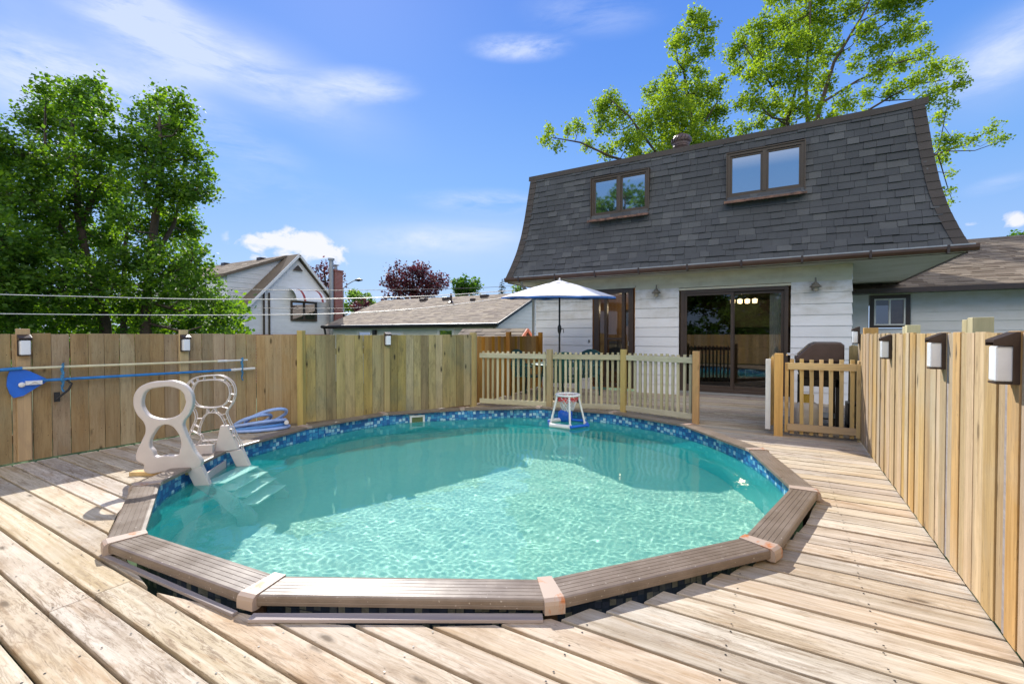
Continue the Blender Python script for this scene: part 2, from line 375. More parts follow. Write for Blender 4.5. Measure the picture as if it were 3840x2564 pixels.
M['steel'] = plain('galvanised_steel', (.35, .36, .37), .4, .1, .5)
M['brick'] = None
def emit(name, col, s_):
    t = MT(name); t.p.inputs['Base Color'].default_value = (*col, 1); t.p.inputs['Emission Color'].default_value = (*col, 1); t.p.inputs['Emission Strength'].default_value = s_; return t.m
M['bulb'] = emit('warm_bulb', (1, .78, .45), 3)
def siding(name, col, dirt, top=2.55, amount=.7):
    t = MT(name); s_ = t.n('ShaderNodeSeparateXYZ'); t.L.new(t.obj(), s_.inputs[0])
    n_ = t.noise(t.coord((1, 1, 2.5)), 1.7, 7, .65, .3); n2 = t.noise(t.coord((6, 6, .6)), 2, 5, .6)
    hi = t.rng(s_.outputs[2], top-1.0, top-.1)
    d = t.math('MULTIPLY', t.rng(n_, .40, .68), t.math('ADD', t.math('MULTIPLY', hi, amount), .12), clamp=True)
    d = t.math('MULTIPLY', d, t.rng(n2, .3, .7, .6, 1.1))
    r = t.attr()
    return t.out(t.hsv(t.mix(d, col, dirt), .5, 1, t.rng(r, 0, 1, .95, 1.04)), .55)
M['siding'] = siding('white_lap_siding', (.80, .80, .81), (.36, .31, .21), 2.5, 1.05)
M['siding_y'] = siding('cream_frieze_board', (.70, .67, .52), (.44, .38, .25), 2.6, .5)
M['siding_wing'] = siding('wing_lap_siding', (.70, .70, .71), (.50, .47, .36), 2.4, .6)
M['siding_n'] = siding('neighbour_white_siding', (.80, .80, .80), (.6, .6, .56), 2.0, .3)
M['siding_s'] = siding('sage_grey_siding', (.70, .71, .63), (.5, .5, .45), 2.0, .3)
def soffit_mat():
    t = MT('ribbed_soffit'); s_ = t.n('ShaderNodeSeparateXYZ'); t.L.new(t.obj(), s_.inputs[0])
    g = t.rng(t.math('FRACT', t.math('MULTIPLY', s_.outputs[1], 9)), .0, .12)
    n_ = t.noise(t.coord(), 2, 5)
    t.bump(g, .6, .01)
    return t.out(t.mix(g, (.30, .29, .24), t.mix(t.rng(n_, .4, .7), (.60, .59, .54), (.48, .46, .38))), .6)
M['soffit'] = soffit_mat()
def shingle(name, a, b, c3, fine=1.0):
    t = MT(name); r = t.attr(); n_ = t.noise(t.coord(), 160*fine, 3, .7); n2 = t.noise(t.coord(), 1.5, 4)
    col = t.ramp(r, [(0, a), (.55, b), (1, c3)])
    col = t.hsv(col, .5, 1, t.rng(n_, .3, .7, .72, 1.3)); col = t.hsv(col, .5, 1, t.rng(n2, .3, .7, .9, 1.1))
    t.bump(n_, .5, .003)
    return t.out(col, .9, spec=.2)
M['shingle'] = shingle('charcoal_shingle', (.086, .088, .093), (.093, .095, .099), (.126, .127, .128))
M['capshingle'] = shingle('brown_cap_shingle', (.082, .070, .064), (.09, .077, .07), (.10, .086, .078))
M['shingle_b'] = shingle('brown_shingle', (.145, .11, .08), (.205, .165, .125), (.27, .22, .165))
M['shingle_n'] = shingle('tan_grey_shingle', (.20, .16, .13), (.27, .225, .18), (.33, .27, .20))
def brick():
    t = MT('red_brick'); b = t.n('ShaderNodeTexBrick'); s_ = t.n('ShaderNodeSeparateXYZ'); t.L.new(t.obj(), s_.inputs[0])
    cx = t.n('ShaderNodeCombineXYZ'); t.L.new(t.math('ADD', s_.outputs[0], s_.outputs[1]), cx.inputs[0]); t.L.new(s_.outputs[2], cx.inputs[1])
    t.L.new(cx.outputs[0], b.inputs['Vector']); b.inputs['Scale'].default_value = 3.2
    b.inputs['Color1'].default_value = (.30, .06, .045, 1); b.inputs['Color2'].default_value = (.22, .045, .035, 1); b.inputs['Mortar'].default_value = (.42, .36, .32, 1); b.inputs['Mortar Size'].default_value = .025
    return t.out(b.outputs['Color'], .85)
M['brick'] = brick()
def glass(name, tint=(.35, .36, .36), rough=.0):
    m = bpy.data.materials.new(name); m.use_nodes = True; nt_ = m.node_tree; n_ = nt_.nodes; n_.remove(n_['Principled BSDF'])
    tr = n_.new('ShaderNodeBsdfTransparent'); tr.inputs[0].default_value = (*tint, 1); gl = n_.new('ShaderNodeBsdfGlossy'); gl.inputs['Roughness'].default_value = rough
    lw = n_.new('ShaderNodeFresnel'); lw.inputs[0].default_value = 1.85
    mx = n_.new('ShaderNodeMixShader'); nt_.links.new(lw.outputs[0], mx.inputs[0]); nt_.links.new(tr.outputs[0], mx.inputs[1]); nt_.links.new(gl.outputs[0], mx.inputs[2])
    nt_.links.new(mx.outputs[0], n_['Material Output'].inputs[0]); return m
M['glass'] = glass('door_glass', (.55, .56, .55))
M['screen'] = glass('screened_door_glass', (.10, .10, .11))
def mirror_glass():
    t = MT('sky_reflecting_glass'); t.p.inputs['Base Color'].default_value = (.02, .03, .035, 1); t.p.inputs['Roughness'].default_value = .03
    t.p.inputs['IOR'].default_value = 6; return t.m
M['mirror'] = mirror_glass()
def leafmat(name, a, b, tr_=.45):
    m = bpy.data.materials.new(name); m.use_nodes = True; nt_ = m.node_tree; n_ = nt_.nodes; p_ = n_['Principled BSDF']
    at = n_.new('ShaderNodeAttribute'); at.attribute_name = 'rnd'
    r = n_.new('ShaderNodeValToRGB'); nt_.links.new(at.outputs['Fac'], r.inputs[0]); r.color_ramp.elements[0].color = (*a, 1); r.color_ramp.elements[1].color = (*b, 1); e3 = r.color_ramp.elements.new(.45); e3.color = (*(a[i]*.62+b[i]*.38 for i in range(3)), 1)
    nt_.links.new(r.outputs[0], p_.inputs['Base Color']); p_.inputs['Roughness'].default_value = .55; p_.inputs['Specular IOR Level'].default_value = .3
    tl = n_.new('ShaderNodeBsdfTranslucent'); hs = n_.new('ShaderNodeHueSaturation'); hs.inputs['Saturation'].default_value = 1.15; hs.inputs['Value'].default_value = 1.9; hs.inputs['Hue'].default_value = .485
    nt_.links.new(r.outputs[0], hs.inputs['Color']); nt_.links.new(hs.outputs[0], tl.inputs[0])
    mx = n_.new('ShaderNodeMixShader'); mx.inputs[0].default_value = tr_
    nt_.links.new(p_.outputs[0], mx.inputs[1]); nt_.links.new(tl.outputs[0], mx.inputs[2]); nt_.links.new(mx.outputs[0], n_['Material Output'].inputs[0]); return m
M['leaf_l'] = leafmat('linden_leaves', (.045, .11, .025), (.19, .33, .045), .5)
M['leaf_r'] = leafmat('silver_maple_leaves', (.11, .19, .03), (.34, .46, .075), .5)
M['leaf_p'] = leafmat('purple_maple_leaves', (.045, .018, .022), (.15, .045, .045), .4)
M['leaf_g'] = leafmat('green_leaves', (.05, .12, .02), (.10, .20, .035))
M['leaf_y'] = leafmat('light_green_leaves', (.12, .22, .05), (.2, .3, .07))
M['leaf_s'] = leafmat('spruce_needles', (.02, .05, .03), (.04, .08, .045), .1)
t = MT('lawn'); n_ = t.noise(t.coord(), .6, 8, .7); n2 = t.noise(t.coord(), 14, 6, .7)
M['lawn'] = t.out(t.mix(t.rng(n2, .35, .65), t.mix(t.rng(n_, .4, .6), (.045, .10, .02), (.08, .13, .03)), (.03, .06, .015)), .9)
t = MT('water'); p_ = t.p; p_.inputs['Base Color'].default_value = (.62, .97, .95, 1); p_.inputs['Transmission Weight'].default_value = 1; p_.inputs['Roughness'].default_value = 0; p_.inputs['IOR'].default_value = 1.33
df = t.n('ShaderNodeBsdfDiffuse'); df.inputs[0].default_value = (.005, .42, .44, 1); mx_ = t.n('ShaderNodeMixShader'); mx_.inputs[0].default_value = .20      # turbid pool water
t.L.new(p_.outputs[0], mx_.inputs[1]); t.L.new(df.outputs[0], mx_.inputs[2]); t.L.new(mx_.outputs[0], t.N['Material Output'].inputs[0])
M['water'] = t.m

# ------------------------------------------------------------------ ground
GZ = -1.3
b = MB(); b.quad((-150, -150, GZ), (150, -150, GZ), (150, 150, GZ), (-150, 150, GZ)); tag(b.build('ground', M['lawn']), kind='structure')

# ------------------------------------------------------------------ pool
PK = 1.061
PC = Vector((-2.608*PK, 3.869*PK, 0))
VERT = [(-3.19, 1.199), (-2.067, 1.307), (-.956, 1.928), (-.179, 2.903), (.066, 4.039), (-.286, 5.176), (-1.083, 6.155), (-2.175, 6.589), (-3.329, 6.46), (-4.266, 5.726), (-4.974, 4.807), (-5.085, 3.64), (-4.818, 2.557), (-4.178, 1.678)]
VERT = [(x*PK, y*PK) for x, y in VERT]
RT = .08; RW = .188
pool = thing('swimming_pool', 'round above-ground pool with taupe top rail and blue mosaic liner sunk in the deck', 'swimming pool', (PC.x, PC.y, 0))
_va = sorted((math.atan2(y-PC.y, x-PC.x) % (2*math.pi), math.hypot(x-PC.x, y-PC.y)) for x, y in VERT)
def rin(a):
    a %= 2*math.pi; q = [(t_-2*math.pi, r_) for t_, r_ in _va[-2:]]+_va+[(t_+2*math.pi, r_) for t_, r_ in _va[:2]]
    for (t0, r0), (t1, r1) in zip(q, q[1:]):
        if t0 <= a <= t1: f_ = (a-t0)/(t1-t0); f_ = f_*f_*(3-2*f_); return r0+(r1-r0)*f_
def ring_mesh(n, r, z0, z1, seg=1):
    b_ = MB(); vs = []
    for i in range(seg+1):
        for k in range(n): a = 2*math.pi*k/n; q = rin(a)+r; vs.append((PC.x+q*math.cos(a), PC.y+q*math.sin(a), z0+(z1-z0)*i/seg))
    b_.add(vs, [(i*n+k, i*n+(k+1) % n, (i+1)*n+(k+1) % n, (i+1)*n+k) for i in range(seg) for k in range(n)], .5, 0, True); return b_
o = ring_mesh(196, .008, -1.25, RT-.03, 6).build('liner', M['liner'], pool); o.cycles.is_caustics_receiver = True
ring_mesh(196, .02, -1.3, RT-.03).build('outer_wall', M['outliner'], pool)
b = MB(); b.add([PC+Vector(((rin(2*math.pi*k/96)+.005)*math.cos(2*math.pi*k/96), (rin(2*math.pi*k/96)+.005)*math.sin(2*math.pi*k/96), -1.22)) for k in range(96)], [tuple(range(96))])
o = b.build('pool_floor', M['floor'], pool); o.cycles.is_caustics_receiver = True
# top rail: a grooved profile swept from one corner to the next
inn = [Vector((x, y, 0)) for x, y in VERT]
outv = [v_+(v_-PC).normalized()*RW for v_ in inn]
prof = [(0, -.028), (0, -.004), (.02, 0)]
for k in range(5):
    a = .028+k*.030
    prof += [(a, 0), (a+.001, -.0022), (a+.0028, -.0022), (a+.004, 0)]
prof += [(.93, 0), (.98, -.004), (1.0, -.012), (1.0, -.028), (.992, -.030), (1.0, -.033), (1.0, -.047), (.97, -.050), (.97, -.02)]
prof = [(p_ if i < 3 or p_ > .5 else p_, z_) for i, (p_, z_) in enumerate(prof)]
prof = [((p_/RW if (3 <= i < 23) else (p_/RW if i < 3 else p_)), z_) for i, (p_, z_) in enumerate(prof)]
for i in range(14):
    j = (i+1) % 14; b = MB(); n_ = len(prof)
    a0, a1, c0, c1 = inn[i], outv[i], inn[j], outv[j]
    gap = (c0-a0).normalized()*.004
    vs = [a0+gap+(a1-a0)*t_+Vector((0, 0, RT+z_)) for t_, z_ in prof]+[c0-gap+(c1-c0)*t_+Vector((0, 0, RT+z_)) for t_, z_ in prof]
    b.add(vs, [(k, k+1, n_+k+1, n_+k) for k in range(n_-1)])
    b.build('rail', M['rail'], pool)
for i in range(14):
    b = MB(); a0, a1 = inn[i], outv[i]; rd = (a1-a0).normalized(); tg = Vector((-rd.y, rd.x, 0)); hw = .044
    pr = [(-.012, -.022), (-.012, .006), (RW*.93, .006), (RW+.004, -.004), (RW+.010, -.02), (RW+.010, -.062), (RW-.01, -.066), (RW-.03, -.066)]
    vs = []
    for s_ in (-1, 1):
        for q, z_ in pr: vs.append(a0+rd*q+tg*s_*hw*(.85 if q < .05 else 1.1)+Vector((0, 0, RT+z_)))
    n_ = len(pr)
    b.add(vs, [(k, n_+k, n_+k+1, k+1) for k in range(n_-1)]+[tuple(range(n_)), tuple(range(2*n_-1, n_-1, -1))])
    cap = b.build('rail_cap', M['cap'], pool)
    b = MB(); q = a0+rd*(RW-.07); b.tube([q+Vector((0, 0, -1.25)), q+Vector((0, 0, RT-.05))], .035, 6); b.build('support_post', M['brown'], pool)
# skimmer opening
sa = math.atan2(5.30*PK-PC.y, -4.86*PK-PC.x); c0 = PC+Vector((math.cos(sa), math.sin(sa), 0))*(rin(sa)-.005); tg = Vector((-math.sin(sa), math.cos(sa), 0)); rd = Vector((math.cos(sa), math.sin(sa), 0))
b = MB()
for (u0, u1, z0, z1) in ((-.12, .12, -.015, .015), (-.12, .12, -.14, -.115), (-.12, -.09, -.115, -.015), (.09, .12, -.115, -.015)):
    b.obox(c0+tg*(u0+u1)/2+Vector((0, 0, (z0+z1)/2)), tg*(u1-u0), rd*.03, (0, 0, z1-z0))
sko = b.build('skimmer_frame', M['white'], pool)
b = MB(); b.obox(c0+Vector((0, 0, -.065)), tg*.18, rd*.012, (0, 0, .09)); b.build('skimmer_flap', plain('algae_skimmer_flap', (.12, .16, .06), .4), sko)

# water
WN = 420; WR = 2.94; WZ = -.095
me = bpy.data.meshes.new('water'); vs = []; fs = []; idx = {}
for i in range(WN+1):
    for j in range(WN+1):
        x = (i/WN*2-1)*WR; y = (j/WN*2-1)*WR; rr = math.hypot(x, y)
        lim = rin(math.atan2(y, x))+.006
        if rr > lim+.013: continue
        if rr > lim: x *= lim/rr; y *= lim/rr
        h = .0075*noise.noise(Vector((x*1.5, y*2.0, 0)))+.0023*noise.noise(Vector((x*3.0+3, y*4.2, 3)))+.0005*noise.noise(Vector((x*8.7, y*11, 7)))+.0004*noise.noise(Vector((x*25, y*30, 5)))
        idx[i, j] = len(vs); vs.append((x+PC.x, y+PC.y, WZ+h))
for (i, j) in idx:
    if (i+1, j) in idx and (i, j+1) in idx and (i+1, j+1) in idx: fs.append((idx[i, j], idx[i+1, j], idx[i+1, j+1], idx[i, j+1]))
me.from_pydata(vs, [], fs); me.polygons.foreach_set('use_smooth', [True]*len(fs)); me.materials.append(M['water'])
wo = bpy.data.objects.new('water', me); COL.objects.link(wo); WM[wo] = Matrix(); tag(wo, kind='structure'); wo.cycles.is_caustics_caster = True

# ------------------------------------------------------------------ deck
def left_bound(y):
    if y < 3.86: return -6.62
    if y < 4.15: return -6.62+(y-3.86)*.66/.29
    if y < 6.83: return -5.96+(y-4.15)*1.13/2.68
    return -4.95-(y-6.83)*.08
_ed = [(-125, None), (-103, 3.07), (-94.8, 2.925), (-78.8, 2.965), (-75.3, 2.975), (-63.5, 2.905), (-51.8, 2.905), (-38.5, 2.855), (-30.4, 2.855), (-23, 2.89), (-15.4, 2.90), (.5, 2.975), (6, 3.05), (20, None)]
def edge_r(a):
    dg = (math.degrees(a)+180) % 360-180
    if dg <= -125 or dg >= 20: return rin(a)+.165
    for (a0, r0), (a1, r1) in zip(_ed, _ed[1:]):
        if a0 <= dg <= a1:
            r0 = r0 or rin(math.radians(a0))+.165; r1 = r1 or rin(math.radians(a1))+.165
            return r0+(r1-r0)*(dg-a0)/(a1-a0)
b = MB(); y = .56-.167*11
while y < 10.36:
    y0, y1 = y+.0085, y+.167-.0085; ym = (y0+y1)/2
    xl = left_bound(ym)+.0; xr = .835 if ym < 6.98 else 1.02
    segs = []
    def cx(yy, s_):
        if abs(yy-PC.y) > 3.05: return None
        best = None
        for i in range(361):
            a = -math.pi/2+math.pi*i/360; a = a if s_ > 0 else math.pi-a; q = edge_r(a)
            dy = abs(PC.y+q*math.sin(a)-yy)
            if dy < .02 and (best is None or dy < best[0]): best = (dy, PC.x+q*math.cos(a))
        return best[1] if best else None
    h = random.uniform(-.002, .002); wy = random.uniform(-.001, .001)
    def piece(xa0, xa1, xb0, xb1):      # left end at y0/y1, right end at y0/y1
        # butt joints
        r_ = random.random(); zt = h+random.uniform(-.0015, .0015)
        cuts = []
        L_ = max(xb0, xb1)-min(xa0, xa1)
        if L_ > 4.2: cuts = [min(xa0, xa1)+random.choice([2.44, 3.05, 3.66])]
        xs = [(xa0, xa1)]+[(c_, c_) for c_ in cuts]+[(xb0, xb1)]
        for k in range(len(xs)-1):
            (a, a_), (c_, c__) = xs[k], xs[k+1]; e0 = .001 if k else 0
            b.hexa([(a+e0, y0+wy, zt-.036), (c_-.001, y0, zt-.036), (c__-.001, y1, zt-.036), (a_+e0, y1+wy, zt-.036),
                    (a+e0, y0+wy, zt), (c_-.001, y0, zt), (c__-.001, y1, zt), (a_+e0, y1+wy, zt)])
    dl = [cx(y0, -1), cx(y1, -1)]; dr = [cx(y0, 1), cx(y1, 1)]
    if None in dl+dr and not any(q is not None for q in dl+dr): piece(xl, xl, xr, xr)
    else:
        l0, l1 = (q if q is not None else PC.x-.05 for q in dl); r0, r1 = (q if q is not None else PC.x+.05 for q in dr)
        if min(l0, l1)-xl > .02: piece(xl, xl, l0, l1)
        # right-hand boards are cut square, so their ends step
        if 1.85 < ym < PC.y-.6: sq = (r0+r1)/2+random.uniform(-.012, .012); r0 = sq*.4+r0*.6; r1 = sq*.4+r1*.6
        if xr-max(r0, r1) > .02: piece(r0, r1, xr, xr)
    y += .167
kx = -6.35
while kx < 1.0:      # screw heads over every joist
    yy = .56-.167*11
    while yy < 10.3:
        for dy in (.03, .137):
            px_, py_ = kx+random.uniform(-.008, .008), yy+dy+random.uniform(-.004, .004); dx_, dy_ = px_-PC.x, py_-PC.y
            if math.hypot(dx_, dy_) > edge_r(math.atan2(dy_, dx_))+.03 and left_bound(py_)+.05 < px_ < .8:
                b.add([(px_+.0048*math.cos(q*math.pi/3), py_+.0048*math.sin(q*math.pi/3), .0026) for q in range(6)], [tuple(range(6))], .5, 1)
        yy += .167
    kx += .56
deck = b.build('deck', [M['deck'], M['black']], bevel=.004); tag(deck, kind='structure')
# nails? joists seen in the gaps
b = MB()
for k in range(14):
    x = -6.5+k*.56
    if abs(x-PC.x) > 3.1: b.box(x, x+.038, -1.4, 10.2, -.19, -.042)
    else:
        hh = math.sqrt(max(0, 3.1**2-(x-PC.x)**2)); b.box(x, x+.038, -1.4, PC.y-hh, -.19, -.042); b.box(x, x+.038, PC.y+hh, 10.2, -.19, -.042)
ob = b.build('deck_framing', M['trim']); tag(ob, kind='structure')
# trim planks along the pool edge
def trimboard(a, c_, label, wd_=.026):
    m_ = (Vector(a)+Vector(c_))/2; d = Vector(c_)-Vector(a); rz = math.atan2(d.y, d.x)
    b_ = MB(); b_.box(-d.length/2, d.length/2, -wd_, wd_, .002, .018); o_ = b_.build('trim_board', M['trim'], None, bevel=.002)
    o_.location = m_; o_.rotation_euler = (0, 0, rz); tag(o_, label, 'board')
trimboard((-2.08, 1.18, 0), (-.93, 1.855, 0), 'grey lilac plank lying on the deck edge in front of the middle pool rail')
trimboard((-3.42, 1.08, 0), (-2.17, 1.16, 0), 'grey plank lying along the dark gap below the front left pool rail', .014)

# ------------------------------------------------------------------ fences
def fence_frame(name, label, A, B):
    A = Vector((*A, 0)); B = Vector((*B, 0)); d = B-A
    return thing(name, label, 'fence', A, math.atan2(d.y, d.x)), d.length
def boards(f, L_, wd, gap, top, mat, side=1, x0=0, layered=False, z0=.02, lean=.004, jag=.012, col=None):
    b_ = MB(); x = x0; k = 0
    while x < L_-.01:
        w_ = random.uniform(*wd); x1 = min(x+w_, L_)
        off = (.006 if layered and k % 2 else 0)+random.uniform(-.002, .002); tp = top+random.uniform(-jag, jag)*.5; ln = random.uniform(-lean, lean)
        y0, y1 = (off, off+.019)
        y0, y1 = -side*y1, -side*y0
        if y0 > y1: y0, y1 = y1, y0
        b_.hexa([(x, y0, z0), (x1, y0, z0), (x1, y1, z0), (x, y1, z0), (x+ln, y0, tp), (x1+ln, y0, tp), (x1+ln, y1, tp), (x+ln, y1, tp)])
        yn = y0-.0006 if side < 0 else y1+.0006
        for zn in (.25, 1.1):
            for xn in (x+.03, x1-.03):
                q = [(xn+.0038*math.cos(a*math.pi/3), yn, zn+random.uniform(-.01, .01)*0+.0038*math.sin(a*math.pi/3)) for a in range(6)]
                b_.add(q, [tuple(range(6))], .5, 1)
        x = x1+random.uniform(*gap); k += 1
    return b_.build('boards', [mat, M['black']], f, local=True, bevel=.002)
def fpost(f, x, y, top, mat, wx=.09, wy=.09, parent=None, z0=-.3):
    b_ = MB(); b_.box(x-wx/2, x+wx/2, y-wy/2, y+wy/2, z0, top); return b_.build('post', mat, f, local=True, bevel=.004)
def frail(f, L_, y, z, mat, x0=0):
    b_ = MB(); b_.box(x0, L_, y-.02, y+.02, z-.045, z+.045); return b_.build('rail', mat, f, local=True)
f1, L1 = fence_frame('board_fence', 'tall brown board fence on the left carrying the pool poles', (-6.61, -1.6), (-6.61, 3.86))
boards(f1, L1, (.132, .145), (.004, .008), 1.31, M['fence_l'], -1)
for z_ in (.25, 1.1): frail(f1, L1, .045, z_, M['fence_l'])
for yy in (1.48, 2.92): fpost(f1, yy+1.6, -.018, 1.36, M['gate'], .10, .03, z0=.03)
f2, L2 = fence_frame('board_fence', 'greenish board fence curving round the back left of the pool behind the blue hose', (-6.61, 3.87), (-5.96, 4.15))
boards(f2, L2, (.12, .14), (.001, .004), 1.30, M['fence_l'], -1)
fpost(f2, L2+.02, -.04, 1.36, M['post_g'], .085, .085, z0=-.02)
d2 = Vector((1.13, 2.68, 0)); a2 = math.atan2(d2.y, d2.x)
rel = WM[f2].inverted() @ (Matrix.Translation((-5.96, 4.15, 0)) @ Matrix.Rotation(a2, 4, 'Z'))
b = MB(); x = .06; Lg = d2.length
while x < Lg-.03:
    w_ = random.uniform(.125, .145); ln = random.uniform(-.006, .006); tp = 1.30+random.uniform(-.006, .006); off = random.uniform(0, .006)
    pts = [(x, -off, .03), (x+w_, -off, .03), (x+w_, -off-.0-.02, .03), (x, -off-.02, .03)]
    pts = [(x, off, .03), (x+w_, off, .03), (x+w_, off+.02, .03), (x, off+.02, .03)]
    pts += [(p_[0]+ln, p_[1], tp) for p_ in pts]
    b.hexa([rel @ Vector(p_) for p_ in pts]); x += w_+random.uniform(.003, .007)
b.build('boards', M['fence_g'], f2, local=True, bevel=.002)
b = MB()
for z_ in (.3, 1.05): b.hexa([rel @ Vector(p_) for p_ in [(0, .05, z_-.045), (Lg, .05, z_-.045), (Lg, .088, z_-.045), (0, .088, z_-.045), (0, .05, z_+.045), (Lg, .05, z_+.045), (Lg, .088, z_+.045), (0, .088, z_+.045)]])
b.build('rail', M['fence_g'], f2, local=True)
b = MB(); q = Lg*.42; b.hexa([rel @ Vector(p_) for p_ in [(q, -.018, .05), (q+.09, -.018, .05), (q+.09, -.001, .05), (q, -.001, .05), (q, -.018, 1.33), (q+.09, -.018, 1.33), (q+.09, -.001, 1.33), (q, -.001, 1.33)]]); b.build('post', M['post_g'], f2, local=True)
b = MB(); b.box(-4.89, -4.80, 6.79, 6.88, -.02, 1.34); b.build('post', M['post_g'], f2, bevel=.004)
f3, L3 = fence_frame('board_fence', 'amber board fence in the shade behind the picket railing and patio chairs', (-4.93, 7.0), (-5.2, 10.15))
boards(f3, L3, (.12, .14), (.003, .006), 1.27, M['fence_o'], -1)
for x_ in (1.35, L3-.02): fpost(f3, x_, -.045, 1.36, M['fence_o'])
f4, L4 = fence_frame('board_fence', 'sunlit honey coloured board fence running along the right side of the deck', (.845, -1.3), (.845, 7.2))
boards(f4, L4, (.085, .145), (0, .0015), 1.31, M['fence_r'], -1, layered=True, lean=.006)
for z_ in (.25, 1.1): frail(f4, L4, -.075, z_, M['fence_r'])
for yy, tp, mt in ((-.2, 1.4, 'picket'), (1.3, 1.4, 'picket'), (2.83, 1.405, 'picket'), (3.70, 1.40, 'picket'), (5.3, 1.385, 'picket')):
    fpost(f4, yy+1.3-.048, -.14, tp, M[mt], .09, .09, z0=-.5); fpost(f4, yy+1.3+.048, -.14, tp-.01, M[mt], .09, .09, z0=-.5)
fpost(f4, 7.16+1.3, -.10, 1.385, M['post'], .1, .14, z0=-.5)
for yy, w_ in ((2.74, .045), (3.56, .04), (5.02, .03)):
    b = MB(); b.box(yy+1.3-w_/2, yy+1.3+w_/2, .002, .02, .02, 1.3); b.build('batten', M['trim'], f4, local=True)
f5, L5 = fence_frame('board_fence', 'short run of board fence beyond the gate beside the barbecue', (.98, 7.25), (1.05, 9.9))
boards(f5, L5, (.12, .14), (.002, .004), 1.12, M['gate'], -1)

# ------------------------------------------------------------------ picket railing and gate
def picket_panel(root, A, B, zb, zt, mrail, mp, n, ztops, w_=.038, rails=((.09), (.92)), side=-1):
    A = Vector((*A, 0)); B = Vector((*B, 0)); d = B-A; L_ = d.length; u = d/L_; nrm = Vector((u.y, -u.x, 0))*side*-1
    for z_ in rails:
        b_ = MB(); b_.obox((A+B)/2+Vector((0, 0, z_)), d, nrm*.036, (0, 0, .085)); r_ = b_.build('rail', mrail, root, bevel=.003)
    for k in range(n):
        s_ = (k+.5)/n; c_ = A+d*s_-nrm*.036+u*random.uniform(-.006, .006); t_ = zt+random.uniform(-.008, .008); b_ = MB(); tw = random.uniform(-.004, .004)
        q = w_/2; y_ = nrm*.017; up = [c_-u*q-y_, c_+u*q-y_, c_+u*q+y_, c_-u*q+y_]
        b_.hexa([p_+Vector((0, 0, zb)) for p_ in up]+[p_+u*tw+Vector((0, 0, t_)) for p_ in up])
        b_.build('picket', mp, root, bevel=.002)
pk = thing('picket_railing', 'low picket railing with three panels and square posts at the far side of the pool', 'railing', (-3, 7.1, 0))
pts = [(-4.80, 6.90), (-3.45, 7.14), (-2.23, 7.66), (-1.08, 7.13)]
pts[2] = (-2.25, 7.45)
for i in range(3):
    a, c_ = Vector((*pts[i], 0)), Vector((*pts[i+1], 0)); u = (c_-a).normalized()
    picket_panel(pk, (a+u*.05)[:2], (c_-u*.05)[:2], .04, 1.0, M['picket_x'], M['picket'], 13 if i < 2 else 12, 0, rails=(.10, .925))
for (x, y_), tp, mt in zip(pts[1:], (1.05, 1.06, 1.06), ('post_g', 'post_g', 'post')):
    b = MB(); b.box(x-.045, x+.045, y_-.045, y_+.045, -.02, tp); b.build('post', M[mt], pk, bevel=.005)
gt = thing('picket_gate', 'closed picket gate in front of the barbecue between amber post and tall fence', 'gate', (.4, 6.88, 0))
picket_panel(gt, (.06, 6.87), (.80, 6.90), .03, .99, M['gate_x'], M['gate'], 7, 0, w_=.042, rails=(.12, .90))
for x_ in (.055, .80):
    b = MB(); b.box(x_-.02, x_+.02, 6.872, 6.91, .05, .94); b.build('stile', M['gate'], gt, bevel=.002)
ps = tag(None or MB().build('x', M['post']), None) if False else None
b = MB(); b.box(-.085, .015, 6.80, 6.90, -.02, 1.06); o = b.build('gate_post', M['post'], None, bevel=.005); tag(o, 'square amber post between the open and the closed picket gate', 'post')
b = MB(); b.box(.80, .90, 6.93, 7.02, -.02, .98); o = b.build('gate_post', M['gate'], None, bevel=.005); tag(o, 'pale post against the tall fence at the latch side of the gate', 'post')
og = thing('picket_gate', 'open picket gate seen edge on left of the amber post', 'gate', (-.13, 6.98, 0))
picket_panel(og, (-.145, 6.96), (-.145, 7.85), .10, 1.0, M['gate_x'], M['gate'], 8, 0, w_=.042, rails=(.17, .92), side=1)
b = MB(); b.box(-.185, -.125, 6.90, 6.96, .06, .98); b.build('stile', M['white'], og, bevel=.003)

# ------------------------------------------------------------------ solar lights
def solar_light(loc, rz, label, group):
    t_ = thing('solar_light', label, 'solar light', loc, rz, group)      # local +x points away from the fence
    b_ = MB(); pr = [(0, 0), (.055, 0), (.055, .012), (.02, .02), (.02, .155), (.078, .155), (.078, .18), (.012, .212), (0, .212)]
    for s0, s1 in ((-.045, .045),):
        pass
    b_.prism([(0, 0), (.022, 0), (.022, .155), (.078, .155), (.078, .18), (.012, .212), (0, .212)], (0, -.048, 0), (1, 0, 0), (0, 0, 1), (0, .006, 0))
    b_.prism([(0, 0), (.022, 0), (.022, .155), (.078, .155), (.078, .18), (.012, .212), (0, .212)], (0, .042, 0), (1, 0, 0), (0, 0, 1), (0, .006, 0))
    b_.box(0, .01, -.042, .042, 0, .2); b_.box(0, .07, -.042, .042, -.002, .006); b_.prism([(0, .20), (.078, .168), (.078, .18), (.012, .212), (0, .212)], (0, -.042, 0), (1, 0, 0), (0, 0, 1), (0, .084, 0))
    b_.build('housing', M['dark'], t_, local=True, bevel=.0015)
    b_ = MB(); b_.box(.012, .070, -.038, .038, .008, .154); b_.build('lens', M['whitelens'], t_, local=True, bevel=.008)
    return t_
GL = 'box shaped solar lights on the fences'
solar_light((-6.575, 1.48, 1.09), 0, 'solar light with pale lens on the left fence, nearest the picture edge', GL)
solar_light((-6.575, 2.92, 1.09), 0, 'solar light with pale lens above the yellow pole on the left fence', GL)
q2 = Vector((-5.96, 4.15, 0))+d2.normalized()*(Lg*.42+.045)
solar_light((q2.x+.012, q2.y, 1.13), a2-math.pi/2, 'small dim grey solar light on the curved greenish fence', GL)
